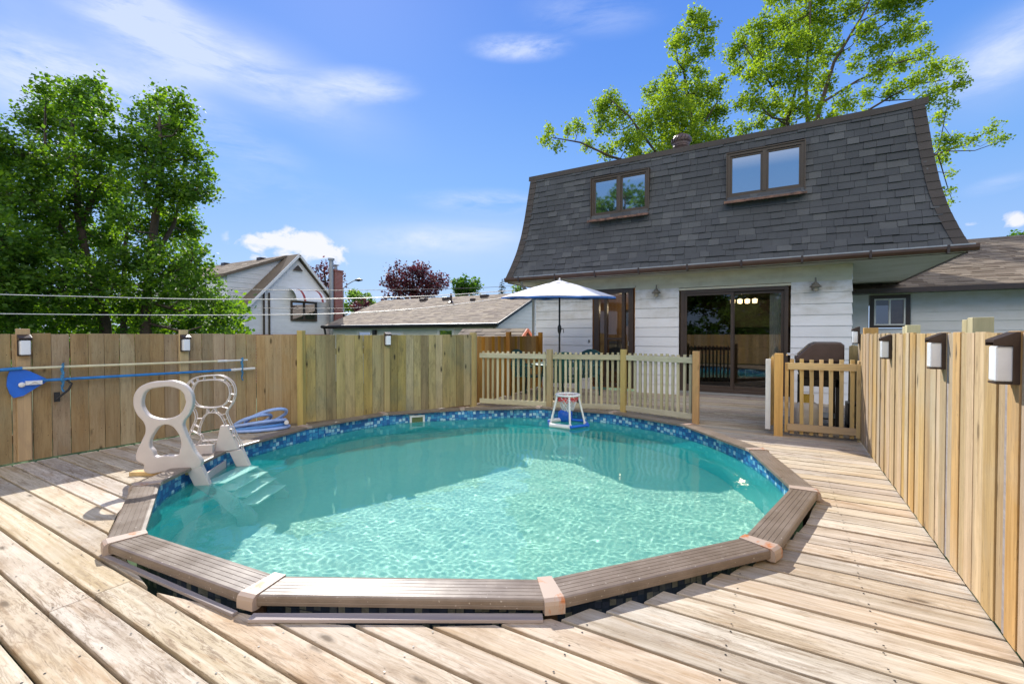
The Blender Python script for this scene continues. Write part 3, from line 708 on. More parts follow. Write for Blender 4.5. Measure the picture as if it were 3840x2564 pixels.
for yy, zz, lb in ((2.66, 1.10, 'largest solar light, nearest on the sunlit right fence'), (3.62, 1.10, 'solar light second nearest on the sunlit right fence'), (5.16, 1.09, 'solar light third nearest on the sunlit right fence'), (7.06, 1.19, 'solar light on the amber end post beside the far gate')):
    solar_light((.823, yy, zz), math.pi, lb, GL)

# ------------------------------------------------------------------ pool poles on the left fence
XF = -6.56
t_ = thing('leaf_skimmer', 'blue leaf skimmer with triangular head hanging on the left fence', 'pool skimmer', (XF, 1.4, .8))
b = MB()
head = [(1.38, .955), (1.45, .965), (1.52, .93), (1.64, .845), (1.645, .82), (1.56, .76), (1.47, .69), (1.40, .675), (1.375, .72), (1.355, .80), (1.36, .88)]
b.add([(XF+.012, y_, z_) for y_, z_ in head]+[(XF-.008, y_, z_) for y_, z_ in head], [tuple(range(11)), tuple(range(21, 10, -1))]+[(i, (i+1) % 11, 11+(i+1) % 11, 11+i) for i in range(11)])
b.build('head', M['blue'], t_)
b = MB(); b.tube([(XF+.02, 1.60, .832), (XF+.02, 3.47, .815)], .0155, 10); pl = b.build('pole', M['bluepole'], t_)
b = MB(); b.tube([(XF+.02, 3.47, .815), (XF+.02, 3.80, .818)], .018, 10); b.tube([(XF+.02, 3.52, .815), (XF+.02, 3.535, .815)], .021, 10); b.build('grip', M['white'], pl)
b = MB(); b.lathe([(0, 0), (.024, .002), (.026, .015), (.018, .022), (0, .022)], (0, 0, 0), 14)
b.v = [(XF+.012+z_, 1.455+x_, .800+y_) for x_, y_, z_ in b.v]; b.box(XF+.012, XF+.04, 1.48, 1.60, .795, .835)
b.tube([(XF+.04, 1.50, .80), (XF+.05, 1.54, .83), (XF+.04, 1.58, .80)], .006, 6); b.build('bracket', M['white'], t_)
b = MB(); b.tube([(XF+.03, 1.79, .82), (XF+.05, 1.82, .78), (XF+.04, 1.80, .72), (XF+.03, 1.74, .66), (XF+.03, 1.70, .62)], .011, 6); b.box(XF+.01, XF+.03, 1.69, 1.735, .60, .70); b.build('strap', M['strap'], t_)
t_ = thing('vacuum_pole', 'long pale yellow telescopic pole hanging above the blue skimmer', 'pool pole', (XF, 2.4, .95))
b = MB(); b.tube([(XF+.02, 1.45, .965), (XF+.02, 3.30, .945)], .013, 10); pl = b.build('pole', M['yellow'], t_)
b = MB(); b.tube([(XF+.02, 3.30, .945), (XF+.02, 3.70, .943)], .011, 10); b.tube([(XF+.02, 3.30, .945), (XF+.02, 3.42, .944)], .017, 10); b.build('inner_tube', M['white'], pl)
b = MB(); b.tube([(XF+.02, .2, .95), (XF+.02, 1.30, .957), (XF+.02, 1.46, .965)], .017, 8); b.build('grip', M['bluepole'], t_)
for yy, zt, zb in ((1.755, 1.0, .70), (3.62, .98, .66)):
    b = MB()
    for k in range(3):
        b.tube([(XF+.03+.012*math.sin(j*1.7+k*2), yy+.012*math.sin(j*2.1+k), zt-(zt-zb)*j/9) for j in range(10)], .006, 6)
    for zz in (.955 if yy < 2 else .944, .825): b.tube([(XF+.02+.022*math.cos(a_*.7), yy+.006*math.sin(a_), zz+.024*math.sin(a_*.7)) for a_ in range(10)], .006, 6, closed=False)
    tag(b.build('hanging_cord', M['rope']), 'knotted blue cord holding the two poles, '+('near the black strap' if yy < 2 else 'at their white ends'), 'cord', 'blue cords tied round the poles')

# ------------------------------------------------------------------ ladder
ang = R_(42); LU = Vector((math.cos(ang), math.sin(ang), 0)); LN = Vector((math.sin(ang), -math.cos(ang), 0))
ld = thing('pool_ladder', 'beige plastic pool steps with two looped handrails entering the water', 'pool ladder', (-4.703*PK, 1.789*PK, HC*(1-PK)), ang); ld.scale = (PK, PK, PK); WM[ld] = WM[ld] @ Matrix.Scale(PK, 4)
def spline_obj(loops, name, extrude, bev, mat, loc, cyclic_smooth=True):
    cu = bpy.data.curves.new(name, 'CURVE'); cu.dimensions = '2D'; cu.fill_mode = 'BOTH'; cu.extrude = extrude; cu.bevel_depth = bev; cu.bevel_resolution = 2; cu.resolution_u = 6; cu.offset = -bev*.5
    for lp in loops:
        sp_ = cu.splines.new('BEZIER'); sp_.bezier_points.add(len(lp)-1); sp_.use_cyclic_u = True
        for q, (x_, y_) in zip(sp_.bezier_points, lp): q.co = (x_, y_, 0); q.handle_left_type = q.handle_right_type = 'AUTO'
    ob_ = bpy.data.objects.new(name+'_c', cu); COL.objects.link(ob_); bpy.context.view_layer.update()
    me_ = bpy.data.meshes.new_from_object(ob_.evaluated_get(bpy.context.evaluated_depsgraph_get())); bpy.data.objects.remove(ob_)
    me_.transform(Matrix.Rotation(math.pi/2, 4, 'X')); me_.materials.clear(); me_.materials.append(mat)
    for p__ in me_.polygons: p__.use_smooth = False
    o_ = bpy.data.objects.new(name, me_); COL.objects.link(o_); o_.location = loc; return o_
near = [(0, .135), (-.003, .195), (-.056, .232), (-.055, .302), (-.018, .39), (.013, .475), (.002, .55), (-.052, .63), (-.076, .736), (-.049, .828), (.023, .88), (.13, .896), (.245, .893), (.336, .831), (.367, .735), (.344, .628), (.29, .535), (.30, .475), (.373, .292), (.425, .16), (.32, .135), (.16, .128)]
hole1 = [(-.02, .746), (.018, .828), (.084, .850), (.235, .848), (.308, .79), (.313, .675), (.235, .588), (.061, .588), (-.005, .654)]
hole2 = [(.035, .345), (.075, .475), (.125, .525), (.196, .525), (.245, .477), (.283, .366), (.272, .30), (.262, .262), (.16, .255), (.075, .255), (.062, .30)]
fr = spline_obj([near, hole1, hole2], 'handrail', .018, .012, M['plastic'], (0, 0, 0)); fr.parent = ld; WM[fr] = WM[ld].copy()
off2 = Vector((.133, .566, 0))      # far frame, in the ladder's own axes
b = MB()
def closed_path(pts, n=5):
    out_ = []
    m_ = len(pts)
    for i in range(m_):
        p0, p1, p2, p3 = (Vector((*pts[(i+k-1) % m_], 0)) for k in range(4))
        for s__ in range(n):
            t__ = s__/n; out_.append(.5*((2*p1)+(-p0+p2)*t__+(2*p0-5*p1+4*p2-p3)*t__**2+(-p0+3*p1-3*p2+p3)*t__**3))
    return out_
fo = off2
for lp, rr in ((near, .006), (hole1, .006), (hole2, .006)):
    for dy in (-.022, .022): b.tube([Vector((p_.x, dy, p_.y))+fo for p_ in closed_path(lp)], rr, 6, closed=True)
nearp = closed_path(near, 3); h1 = closed_path(hole1, 3); h2 = closed_path(hole2, 3)
for k, p_ in enumerate(h1+h2):
    if k % 2: continue
    q = min(nearp+(h2 if k < len(h1) else h1), key=lambda z_: (z_-p_).length)
    if (q-p_).length < .14: b.beam(Vector((p_.x, 0, p_.y))+fo, Vector((q.x, 0, q.y))+fo, .04, .005)
lat = b.build('handrail', M['plastic'], ld, local=True)
b = MB()      # solid lower cheek of the far rail
b.prism([(.18, .13), (.34, .15), (.40, .16), (.30, .40), (.235, .40), (.215, .30)], fo+Vector((0, -.03, 0)), (1, 0, 0), (0, 0, 1), (0, .055, 0)); b.build('cheek', M['plastic'], ld, local=True, bevel=.008)
b = MB()      # box bridge between the two frames on the deck
b.box(-.0+fo.x-.02, .2+fo.x, fo.y-.12, fo.y-.10, .14, .235); b.box(fo.x-.02, fo.x+.2, fo.y-.10, fo.y+.0, .14, .15)
for k in range(5): b.box(fo.x+k*.045, fo.x+.006+k*.045, fo.y-.11, fo.y+.0, .15, .225)
b.build('bridge', M['plastic'], ld, local=True)
for f_ in (Vector((0, 0, 0)), fo):
    b = MB()
    dx = f_.x
    b.prism([(.315, .128), (.432, .155), (.505, -.035), (.58, -.16), (.86, -.92), (.86, -1.18), (.74, -1.18), (.70, -.92), (.385, -.04)], (dx, f_.y-.028, 0), (1, 0, 0), (0, 0, 1), (0, .056, 0))
    b.build('side_panel', M['plastic'], ld, local=True, bevel=.006).cycles.is_caustics_receiver = True
for k in range(4):
    z_ = -.035-.21*k; x_ = .40+.085*k
    b = MB(); b.hexa([(x_, .028, z_-.03), (x_+.2, .028, z_-.03), (x_+.2+.12, fo.y-.028, z_-.03), (x_+.12, fo.y-.028, z_-.03), (x_, .028, z_), (x_+.2, .028, z_), (x_+.2+.12, fo.y-.028, z_), (x_+.12, fo.y-.028, z_)])
    b.build('step', M['steps'], ld, local=True, bevel=.008).cycles.is_caustics_receiver = True
b = MB(); b.box(.40, .42, .03, fo.y-.03, -.12, .05); b.build('back_panel', M['plastic'], ld, local=True)
b = MB(); d = LU*.42; p0 = Vector((-5.15, 1.88, .018)); b.obox(p0+Vector((.17, .13, 0)), Vector((.42, .30, 0)), LN*.09, (0, 0, .04)); tag(b.build('wood_block', M['gate_x'], None, bevel=.003), 'short amber board under the near ladder handrail', 'board')

# ------------------------------------------------------------------ hose coil
hs = thing('vacuum_hose', 'coiled pale blue pool hose lying against the fence', 'hose', (-6.0, 3.75, 0))
hc = Vector((-6.12, 3.62, 0)); hd = Vector((.56, .83, 0)); hn = Vector((.83, -.56, 0))
def hoseloop(a_, b_, cx_, cz, tilt, ph, n=26, frac=1.0, r_=.023):
    pts_ = []
    for k in range(n+1):
        q = ph+2*math.pi*frac*k/n
        pts_.append(hc+hd*(cx_+a_*math.cos(q))+hn*(.0+b_*math.sin(q))+Vector((0, 0, max(.026, cz+tilt*math.sin(q+.6)))))
    return pts_
b = MB(); b.tube(hoseloop(.33, .16, .0, .05, .02, 0), .022, 9); b.tube(hoseloop(.27, .13, .04, .10, .03, 2), .022, 9); b.build('lower_coil', M['hosedark'], hs)
b = MB(); b.tube(hoseloop(.34, .15, -.02, .09, .05, 1), .022, 9); b.tube(hoseloop(.25, .12, .08, .17, .12, 3.4), .022, 9); b.tube(hoseloop(.22, .16, -.08, .13, .10, 1.9), .022, 9); b.tube(hoseloop(.36, .17, 0, .03, .0, .5), .022, 9)
pl = b.build('upper_coil', M['hoselite'], hs)
b = MB(); q = hc+hd*.33+hn*.06; b.tube([q+Vector((0, 0, .10)), q+hn*.07+Vector((0, 0, .10))], .028, 12); b.tube([q+hn*.07+Vector((0, 0, .10)), q+hn*.075+Vector((0, 0, .10))], .018, 10); b.build('cuff', M['white'], hs)

# ------------------------------------------------------------------ floating basketball hoop
hp = thing('floating_hoop', 'floating basketball hoop with white legs and blue ring', 'basketball hoop', (0, 0, HC*(1-PK))); hp.scale = (PK, PK, PK); WM[hp] = Matrix()
hc2 = Vector((-2.69, 6.17, 0)); hv = Vector((CT, ST, 0)); hw_ = Vector((-ST, CT, 0))
ringp = [hc2+hv*.31*math.cos(k*math.pi/3+.5)+hw_*.31*math.sin(k*math.pi/3+.5)+Vector((0, 0, .012)) for k in range(6)]
for k in range(6):
    b = MB(); a, c_ = ringp[k], ringp[(k+1) % 6]; b.tube([a, c_], .030 if k % 2 else .021, 10)
    b.build('float_tube', M['blue'] if k in (0, 2, 4, 5) else M['white'], hp)
for k in (0, 2, 3, 5):
    pass
tops = []
for k, (sx, sy) in enumerate(((-.16, -.05), (.0, -.17), (.15, -.04), (.02, .16))):
    tp = hc2+hv*sx+hw_*sy+Vector((0, 0, .41)); tops.append(tp); bt = hc2+hv*sx*1.62+hw_*sy*1.62+Vector((0, 0, .01))
    b = MB(); b.tube([bt, tp], .015, 9); b.tube([bt+Vector((0, 0, -.01)), bt+Vector((0, 0, .03))], .024, 9); b.build('leg', M['white'], hp)
b = MB(); b.tube([hc2+hv*.17*math.cos(q)+hw_*.17*math.sin(q)+Vector((0, 0, .425)) for q in np.linspace(0, 2*math.pi, 21)[:-1]], .017, 9, closed=True); b.build('rim', M['white'], hp)
def netm(z0, z1, r0, r1, n=14):
    b_ = MB()
    for k in range(n):
        for s__ in (-1, 1):
            a0 = 2*math.pi*k/n; pts_ = []
            for j in range(5):
                t__ = j/4; q = a0+s__*t__*.9; r__ = r0+(r1-r0)*t__+.01*math.sin(k*3+j); pts_.append(hc2+hv*r__*math.cos(q)+hw_*r__*math.sin(q)+Vector((0, 0, z0+(z1-z0)*t__+.012*math.sin(k*5+j*2))))
            b_.tube(pts_, .0052, 4)
    return b_
netm(.40, .33, .15, .12).build('red_net', M['net_r'], hp); netm(.36, .20, .13, .07).build('white_net', M['white'], hp)
b = MB(); b.lathe([(.0, -.05), (.09, -.045), (.11, 0), (.11, .09), (.08, .12), (0, .125)], hc2+hw_*.30+Vector((0, 0, .03)), 16); b.build('blue_float', M['blue'], hp)

# ------------------------------------------------------------------ the house
YW = 10.4
hz = thing('house', 'white sided house with dark shingled mansard upper floor and patio doors', 'house', (-1.7, YW, 0))
OPEN = [(-1.93, .14, .10, 2.30), (-3.90, -2.88, .10, 2.40)]      # x0, x1, z0, z1 of the door openings
def lap_wall(b_, x0, x1, yf, z0, z1, pitch, opens=(), tone=None):
    z_ = z0
    while z_ < z1-.01:
        zt = min(z_+pitch, z1); iv = [(x0, x1)]
        for ox0, ox1, oz0, oz1 in opens:
            if zt > oz0+.01 and z_ < oz1-.01:
                nv = []
                for a, c__ in iv:
                    if ox0 > a: nv.append((a, min(c__, ox0)))
                    if ox1 < c__: nv.append((max(a, ox1), c__))
                iv = nv
        for a, c__ in iv:
            if c__-a < .02: continue
            r_ = random.random()
            b_.hexa([(a, yf-.018, z_), (c__, yf-.018, z_), (c__, yf+.02, z_), (a, yf+.02, z_), (a, yf-.002, zt), (c__, yf-.002, zt), (c__, yf+.02, zt), (a, yf+.02, zt)], r_)
        z_ = zt
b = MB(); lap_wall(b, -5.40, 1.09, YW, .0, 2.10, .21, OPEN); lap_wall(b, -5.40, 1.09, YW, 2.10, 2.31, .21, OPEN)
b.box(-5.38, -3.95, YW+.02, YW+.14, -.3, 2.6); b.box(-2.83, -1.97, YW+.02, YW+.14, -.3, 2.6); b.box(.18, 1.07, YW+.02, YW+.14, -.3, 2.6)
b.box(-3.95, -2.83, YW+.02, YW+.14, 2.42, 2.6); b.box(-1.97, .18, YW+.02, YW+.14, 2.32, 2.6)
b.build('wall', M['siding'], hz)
b = MB()
b.box(-5.40, 1.10, YW-.022, YW+.02, 2.41, 2.60)
b.box(-5.40, -3.9, YW-.010, YW+.02, 2.31, 2.41); b.box(-2.88, 1.09, YW-.010, YW+.02, 2.31, 2.41)
b.build('frieze', M['siding_y'], hz)
# side walls
b = MB()
for z_ in np.arange(.0, 2.6, .21):
    b.hexa([(1.09, YW-.018, z_), (1.108, YW-.018, z_), (1.108, 15, z_), (1.09, 15, z_), (1.088, YW-.0, z_+.21), (1.092, YW-.0, z_+.21), (1.092, 15, z_+.21), (1.088, 15, z_+.21)])
    b.hexa([(-5.418, YW-.018, z_), (-5.40, YW-.018, z_), (-5.40, 15, z_), (-5.418, 15, z_), (-5.404, YW, z_+.21), (-5.40, YW, z_+.21), (-5.40, 15, z_+.21), (-5.404, 15, z_+.21)])
b.box(-5.40, -5.38, YW+.02, 15, -1.2, 2.6); b.box(1.06, 1.088, YW+.02, 15, -1.2, 2.6); b.box(-5.4, 1.09, YW+.01, YW+.13, -1.2, -.01)
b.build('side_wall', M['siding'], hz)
b = MB(); b.box(-5.93, 2.48, 9.84, 16.4, 2.60, 2.625); b.build('soffit', M['soffit'], hz)
# upper block backing with window holes + shingles
EX0, EX1, EY, EZ, TZ, SET = -5.95, 2.50, 9.80, 2.70, 5.25, .47
def offs(s_):       # inset of the mansard surface at downward fraction s (0 top, 1 eave)
    xs = [0, .145, .405, .585, .745, .875, 1]; os_ = [0, .09, .25, .39, .57, .775, 1]
    return SET*(1-float(np.interp(s_, xs, os_)))
WIN = [(-3.83, -2.53, 4.02, 4.90), (-.97, .33, 4.03, 4.90)]
rows = 19; zs = [TZ-(TZ-EZ)*k/rows for k in range(rows+1)]
b = MB()
for k in range(rows):
    s0, s1 = k/rows, (k+1)/rows; z1_, z0_ = zs[k], zs[k+1]; o0, o1 = offs(s0), offs(s1)
    iv = [(EX0+(o0+o1)/2, EX1-(o0+o1)/2)]
    for wx0, wx1, wz0, wz1 in WIN:
        if z1_ > wz0+.05 and z0_ < wz1-.05:
            nv = []
            for a, c_ in iv:
                if wx0 > a and wx0 < c_: nv += [(a, wx0), (wx1, c_)]
                else: nv.append((a, c_))
            iv = nv
    for n_i, (a, c_) in enumerate(iv):
        a0 = EX0+o0 if n_i == 0 else a; a1 = EX0+o1 if n_i == 0 else a
        c0_ = EX1-o0 if n_i == len(iv)-1 else c_; c1_ = EX1-o1 if n_i == len(iv)-1 else c_
        b.quad((a1, EY+o1+.02, z0_), (c1_, EY+o1+.02, z0_), (c0_, EY+o0+.02, z1_), (a0, EY+o0+.02, z1_), .3)
    for sx, ex in ((1, EX1), (-1, EX0)):
        b.quad((ex-sx*(o1+.0), EY+o1, z0_), (ex-sx*(o1+.0), 16.4, z0_), (ex-sx*o0, 16.4, z1_), (ex-sx*o0, EY+o0, z1_), .3)
b.quad((EX0+SET, EY+SET, TZ), (EX1-SET, EY+SET, TZ), (EX1-SET, 16.4, TZ), (EX0+SET, 16.4, TZ), .3)
b.quad((EX0, 16.4, EZ), (EX1, 16.4, EZ), (EX1-SET, 16.4, TZ), (EX0+SET, 16.4, TZ), .3)
roof = b.build('mansard_roof', M['shingle'], hz)
rs = random.Random(3)
b = MB()
for k in range(rows):
    s0, s1 = k/rows, (k+1)/rows; z1_, z0_ = zs[k], zs[k+1]; o0, o1 = offs(s0), offs(s1)
    if k > 14: z0_ += .012*math.sin(k*2.3)
    x = EX0+o1+.13-rs.random()*.1
    while x < EX1-o1-.12:
        w_ = rs.choice([.14, .18, .2, .24, .29]); x1 = min(x+w_, EX1-o1-.10); r_ = rs.random()**1.6
        th = rs.choice([.009, .009, .021]); drop = .012 if th < .015 else .0
        sub = [(x, x1)]
        for wx0, wx1, wz0, wz1 in WIN:
            if z1_ > wz0+.05 and z0_ < wz1-.03 and x1 > wx0 and x < wx1:
                sub = [(a, c_) for a, c_ in ((x, min(x1, wx0)), (max(x, wx1), x1)) if c_-a > .015]
        for a, c_ in sub:
            wob = .006*math.sin(a*3.1+k)+(.012*math.sin(a*5+k*2) if k > 14 else 0)
            zb = z0_-.006+wob
            if EY+o1-.002 > 0:
                b.hexa([(a, EY+o1-th, zb), (c_-.004, EY+o1-th, zb), (c_-.004, EY+o1+.018, zb), (a, EY+o1+.018, zb),
                        (a, EY+o0+.004, z1_+wob), (c_-.004, EY+o0+.004, z1_+wob), (c_-.004, EY+o0+.018, z1_+wob), (a, EY+o0+.018, z1_+wob)], r_)
        x = x1
b.build('shingles', M['shingle'], roof)
for sx, ex in ((1, EX1), (-1, EX0)):      # hip caps and the top edge
    b = MB()
    for k in range(18):
        s0, s1 = k/18, (k+1)/18; z1_, z0_ = TZ-(TZ-EZ)*s0, TZ-(TZ-EZ)*s1; o0, o1 = offs(s0), offs(s1); th = .024
        for (dx, dy) in ((0, 0),):
            b.hexa([(ex-sx*(o1+.17), EY+o1-th, z0_-.005), (ex-sx*(o1-.004), EY+o1-th, z0_-.005), (ex-sx*(o1-.004), EY+o1+.02, z0_-.005), (ex-sx*(o1+.17), EY+o1+.02, z0_-.005),
                    (ex-sx*(o0+.17), EY+o0-.012, z1_), (ex-sx*(o0-.01), EY+o0-.012, z1_), (ex-sx*(o0-.01), EY+o0+.02, z1_), (ex-sx*(o0+.17), EY+o0+.02, z1_)])
            b.hexa([(ex-sx*(o1-.0), EY+o1+.02, z0_-.005), (ex-sx*(o1-.006), EY+o1-.02, z0_-.005), (ex-sx*(o1-.006), EY+o1+.2, z0_-.005), (ex-sx*o1, EY+o1+.2, z0_-.005),
                    (ex-sx*(o0-.0), EY+o0+.02, z1_), (ex-sx*(o0-.002), EY+o0-.01, z1_), (ex-sx*(o0-.002), EY+o0+.2, z1_), (ex-sx*o0, EY+o0+.2, z1_)])
    b.build('hip_cap', M['capshingle'], roof)

b = MB()
nx = 40
for k in range(nx):
    xa = EX0+SET-.06+(EX1-EX0-2*SET+.12)*k/nx; xb = EX0+SET-.06+(EX1-EX0-2*SET+.12)*(k+1)/nx; up = lambda x_: .0+.03*max(0, (x_-1.2))**2*1.2
    b.hexa([(xa, EY+SET-.03, TZ-.09+up(xa)), (xb, EY+SET-.03, TZ-.09+up(xb)), (xb, EY+SET+.2, TZ-.03+up(xb)), (xa, EY+SET+.2, TZ-.03+up(xa)), (xa, EY+SET-.02, TZ+.025+up(xa)), (xb, EY+SET-.02, TZ+.025+up(xb)), (xb, EY+SET+.2, TZ+.04+up(xb)), (xa, EY+SET+.2, TZ+.04+up(xa))], .5)
b.build('top_edge', M['capshingle'], roof)
# gutter, fascia
b = MB()
gp = [(-.0, .0), (-.10, .0), (-.125, .05), (-.125, .10), (-.115, .10), (-.112, .055), (-.093, .012), (0, .012)]
x0, x1 = EX0-.04, EX1+.12
vs = [(x0, 9.90+y_, 2.61+z_) for y_, z_ in gp]+[(x1, 9.90+y_, 2.61+z_) for y_, z_ in gp]; n_ = len(gp)
b.add(vs, [(k, (k+1) % n_, n_+(k+1) % n_, n_+k) for k in range(n_)]+[tuple(range(n_)), tuple(range(2*n_-1, n_-1, -1))])
b.box(EX0, EX1, 9.90, 9.92, 2.59, 2.72)
for sx, ex in ((1, EX1+.0), (-1, EX0-.0)): b.box(ex-.02, ex+.02, 9.92, 16.4, 2.585, 2.71)
gut = b.build('gutter', M['brown'], hz)
b = MB()
for k in range(9):
    x_ = -5.6+k*.98; b.box(x_, x_+.035, 9.768, 9.90, 2.60, 2.72)
b.build('gutter_joint', M['dark'], gut)
b = MB()      # pale metal lip on the gutter
b.box(x0+.3, x1-.05, 9.771, 9.785, 2.70, 2.722); b.build('gutter_lip', M['steel'], gut)
b = MB(); b.tube([(-5.55, 9.86, 2.62), (-5.55, 9.92, 2.50), (-5.50, 10.22, 2.36), (-5.47, 10.36, 2.2), (-5.47, 10.36, -.2)], .035, 8); b.build('downspout', M['steel'], hz)
# upper windows
for wi, (x0, x1, z0, z1) in enumerate(WIN):
    b = MB(); yf = EY+.335
    fw = .05
    b.box(x0, x0+fw, yf, yf+.10, z0, z1); b.box(x1-fw, x1, yf, yf+.10, z0, z1); b.box(x0+fw, x1-fw, yf, yf+.10, z1-fw, z1); b.box(x0+fw, x1-fw, yf, yf+.10, z0, z0+fw)
    xm = (x0+x1)/2; b.box(xm-.035, xm+.035, yf-.01, yf+.10, z0+fw, z1-fw)
    for a, c_ in ((x0+fw, xm-.035), (xm+.035, x1-fw)):
        b.box(a, a+.035, yf+.02, yf+.09, z0+fw, z1-fw); b.box(c_-.035, c_, yf+.02, yf+.09, z0+fw, z1-fw); b.box(a, c_, yf+.022, yf+.088, z1-fw-.035, z1-fw); b.box(a, c_, yf+.022, yf+.088, z0+fw, z0+fw+.035)
    # reveal sides
    b.box(x0-.02, x0, yf-.03, yf+.12, z0-.04, z1+.01); b.box(x1, x1+.02, yf-.03, yf+.12, z0-.04, z1+.01); b.box(x0-.02, x1+.02, yf-.02, yf+.12, z1+.0, z1+.02)
    wd_ = b.build('window', M['brown2'], hz)
    for a, c_ in ((x0+fw+.035, xm-.07), (xm+.07, x1-fw-.035)):
        b = MB(); tl = random.uniform(-.004, .004); b.quad((a, yf+.045, z0+.08), (c_, yf+.045+tl, z0+.08), (c_, yf+.045+tl, z1-.08), (a, yf+.045, z1-.08)); b.build('pane', M['mirror'], wd_)
    b = MB(); b.hexa([(x0-.03, EY+.16, z0-.13), (x1+.03, EY+.16, z0-.13), (x1+.03, yf+.1, z0-.09), (x0-.03, yf+.1, z0-.09), (x0-.02, EY+.185, z0-.10), (x1+.02, EY+.185, z0-.10), (x1+.02, yf+.1, z0+.0), (x0-.02, yf+.1, z0+.0)]); sl = b.build('sill', M['shingle'], wd_)
    b = MB()
    xx = x0-.04
    while xx < x1+.03:
        w_ = random.uniform(.06, .2); b.box(xx, min(xx+w_, x1+.04), EY+.145, EY+.18, z0-.15-random.uniform(0, .008), z0-.115+random.uniform(0, .01)); xx += w_
    b.build('flashing', M['copper'], wd_)
# roof turbine
b = MB(); tp = Vector((-1.95, 10.65, 5.25)); b.lathe([(.16, -.1), (.15, .16), (.17, .17), (.17, .19), (.1, .19)], tp, 20); tb = b.build('turbine_vent', M['rustbrown'], hz)
b = MB()
for k in range(18):
    a0 = 2*math.pi*k/18; pts_ = []
    for j in range(7):
        t__ = j/6; r__ = .20*math.sin(math.pi*(.12+.80*t__))+.02; q = a0+t__*.5; pts_.append(tp+Vector((r__*math.cos(q), r__*math.sin(q), .19+.26*t__)))
    for j in range(6):
        u_ = Vector((-math.sin(a0), math.cos(a0), 0))*.033; b.quad(pts_[j]-u_, pts_[j]+u_*.6, pts_[j+1]+u_*.6, pts_[j+1]-u_)
b.lathe([(.0, .47), (.06, .465), (.10, .445)], tp, 16); b.lathe([(.17, .2), (.19, .30), (.17, .40), (.08, .44), (0, .44)], tp, 16); b.build('turbine_fins', M['rustbrown'], tb)
# patio slider
b = MB(); x0, x1, z0, z1 = -1.89, .10, .10, 2.25; yf = YW-.03
b.box(x0, x0+.07, yf, yf+.14, z0, z1); b.box(x1-.07, x1, yf, yf+.14, z0, z1); b.box(x0+.07, x1-.07, yf, yf+.14, z1-.07, z1); b.box(x0+.07, x1-.07, yf, yf+.14, z0, z0+.07)
sld = b.build('patio_door', M['doorframe'], hz, bevel=.004)
b = MB(); b.box(x0-.04, x1+.04, yf-.02, yf+.1, z1+.002, z1+.045); b.build('head_trim', M['siding_y'], hz)
b = MB()
def sash(x0_, x1_, y_, s=.055):
    b.box(x0_, x0_+s, y_, y_+.035, z0+.07, z1-.07); b.box(x1_-s, x1_, y_, y_+.035, z0+.07, z1-.07); b.box(x0_+s, x1_-s, y_, y_+.035, z1-.07-s, z1-.07); b.box(x0_+s, x1_-s, y_, y_+.035, z0+.07, z0+.07+s*1.3)
sash(x0+.07, -.86, yf+.015); sash(-.90, x1-.07, yf+.06)
sh = b.build('sash', M['doorframe'], sld, bevel=.003)
b = MB(); b.quad((x0+.1, yf+.03, z0+.1), (-.9, yf+.03, z0+.1), (-.9, yf+.03, z1-.1), (x0+.1, yf+.03, z1-.1)); b.build('pane', M['screen'], sld)
b = MB(); b.quad((-.88, yf+.08, z0+.1), (x1-.1, yf+.08, z0+.1), (x1-.1, yf+.08, z1-.1), (-.88, yf+.08, z1-.1)); b.build('pane', M['glass'], sld)
b = MB(); b.box(x0-.02, x1+.04, YW-.10, YW-.03, .06, .10); b.build('door_sill', M['steel'], sld); b = MB(); b.box(x0-.05, x1+.06, YW-.09, YW-.02, -.0, .06); b.build('threshold', M['trim'], hz)
# storm door with sidelights
x0, x1, z0, z1 = -3.86, -2.92, .10, 2.36
b = MB(); b.box(x0, x0+.13, yf, yf+.12, z0, z1); b.box(x1-.11, x1, yf, yf+.12, z0, z1); b.box(x0+.13, x1-.11, yf, yf+.12, z1-.11, z1); b.box(x0+.13, x1-.11, yf, yf+.12, z0, z0+.08)
b.box(-3.60, -3.53, yf-.012, yf+.1, z0+.08, z1-.11); b.box(-3.18, -3.11, yf-.012, yf+.1, z0+.08, z1-.11); b.box(-3.53, -3.18, yf-.005, yf+.1, 1.18, 1.23)
dr = b.build('storm_door', M['doorframe'], hz, bevel=.004)
b = MB(); b.quad((x0+.13, yf+.05, z0+.1), (x1-.1, yf+.05, z0+.1), (x1-.1, yf+.05, z1-.1), (x0+.13, yf+.05, z1-.1)); b.build('pane', M['glass'], dr)
b = MB(); b.box(-3.50, -3.20, yf+.062, yf+.07, .45, 1.16); b.build('lower_panel', plain('pale_rose_panel', (.42, .33, .28), .5), dr)
b = MB(); b.tube([(-3.02, yf-.035, 1.05), (-3.02, yf-.035, 1.15)], .008, 6); b.tube([(-3.02, yf, 1.1), (-3.02, yf-.035, 1.1)], .006, 6); b.build('handle', M['chrome'], dr)
b = MB(); b.box(x0-.04, x1+.05, yf-.02, yf+.1, z1+.002, z1+.045); b.build('head_trim', M['siding_y'], hz)
b = MB(); b.lathe([(0, 0), (.02, .0), (.022, .006), (.01, .01), (0, .01)], (0, 0, 0), 12); b.v = [(-3.97+x_, YW-.03-z_, 1.15+y_*2) for x_, y_, z_ in b.v]; b.build('doorbell', M['pewter'], hz)
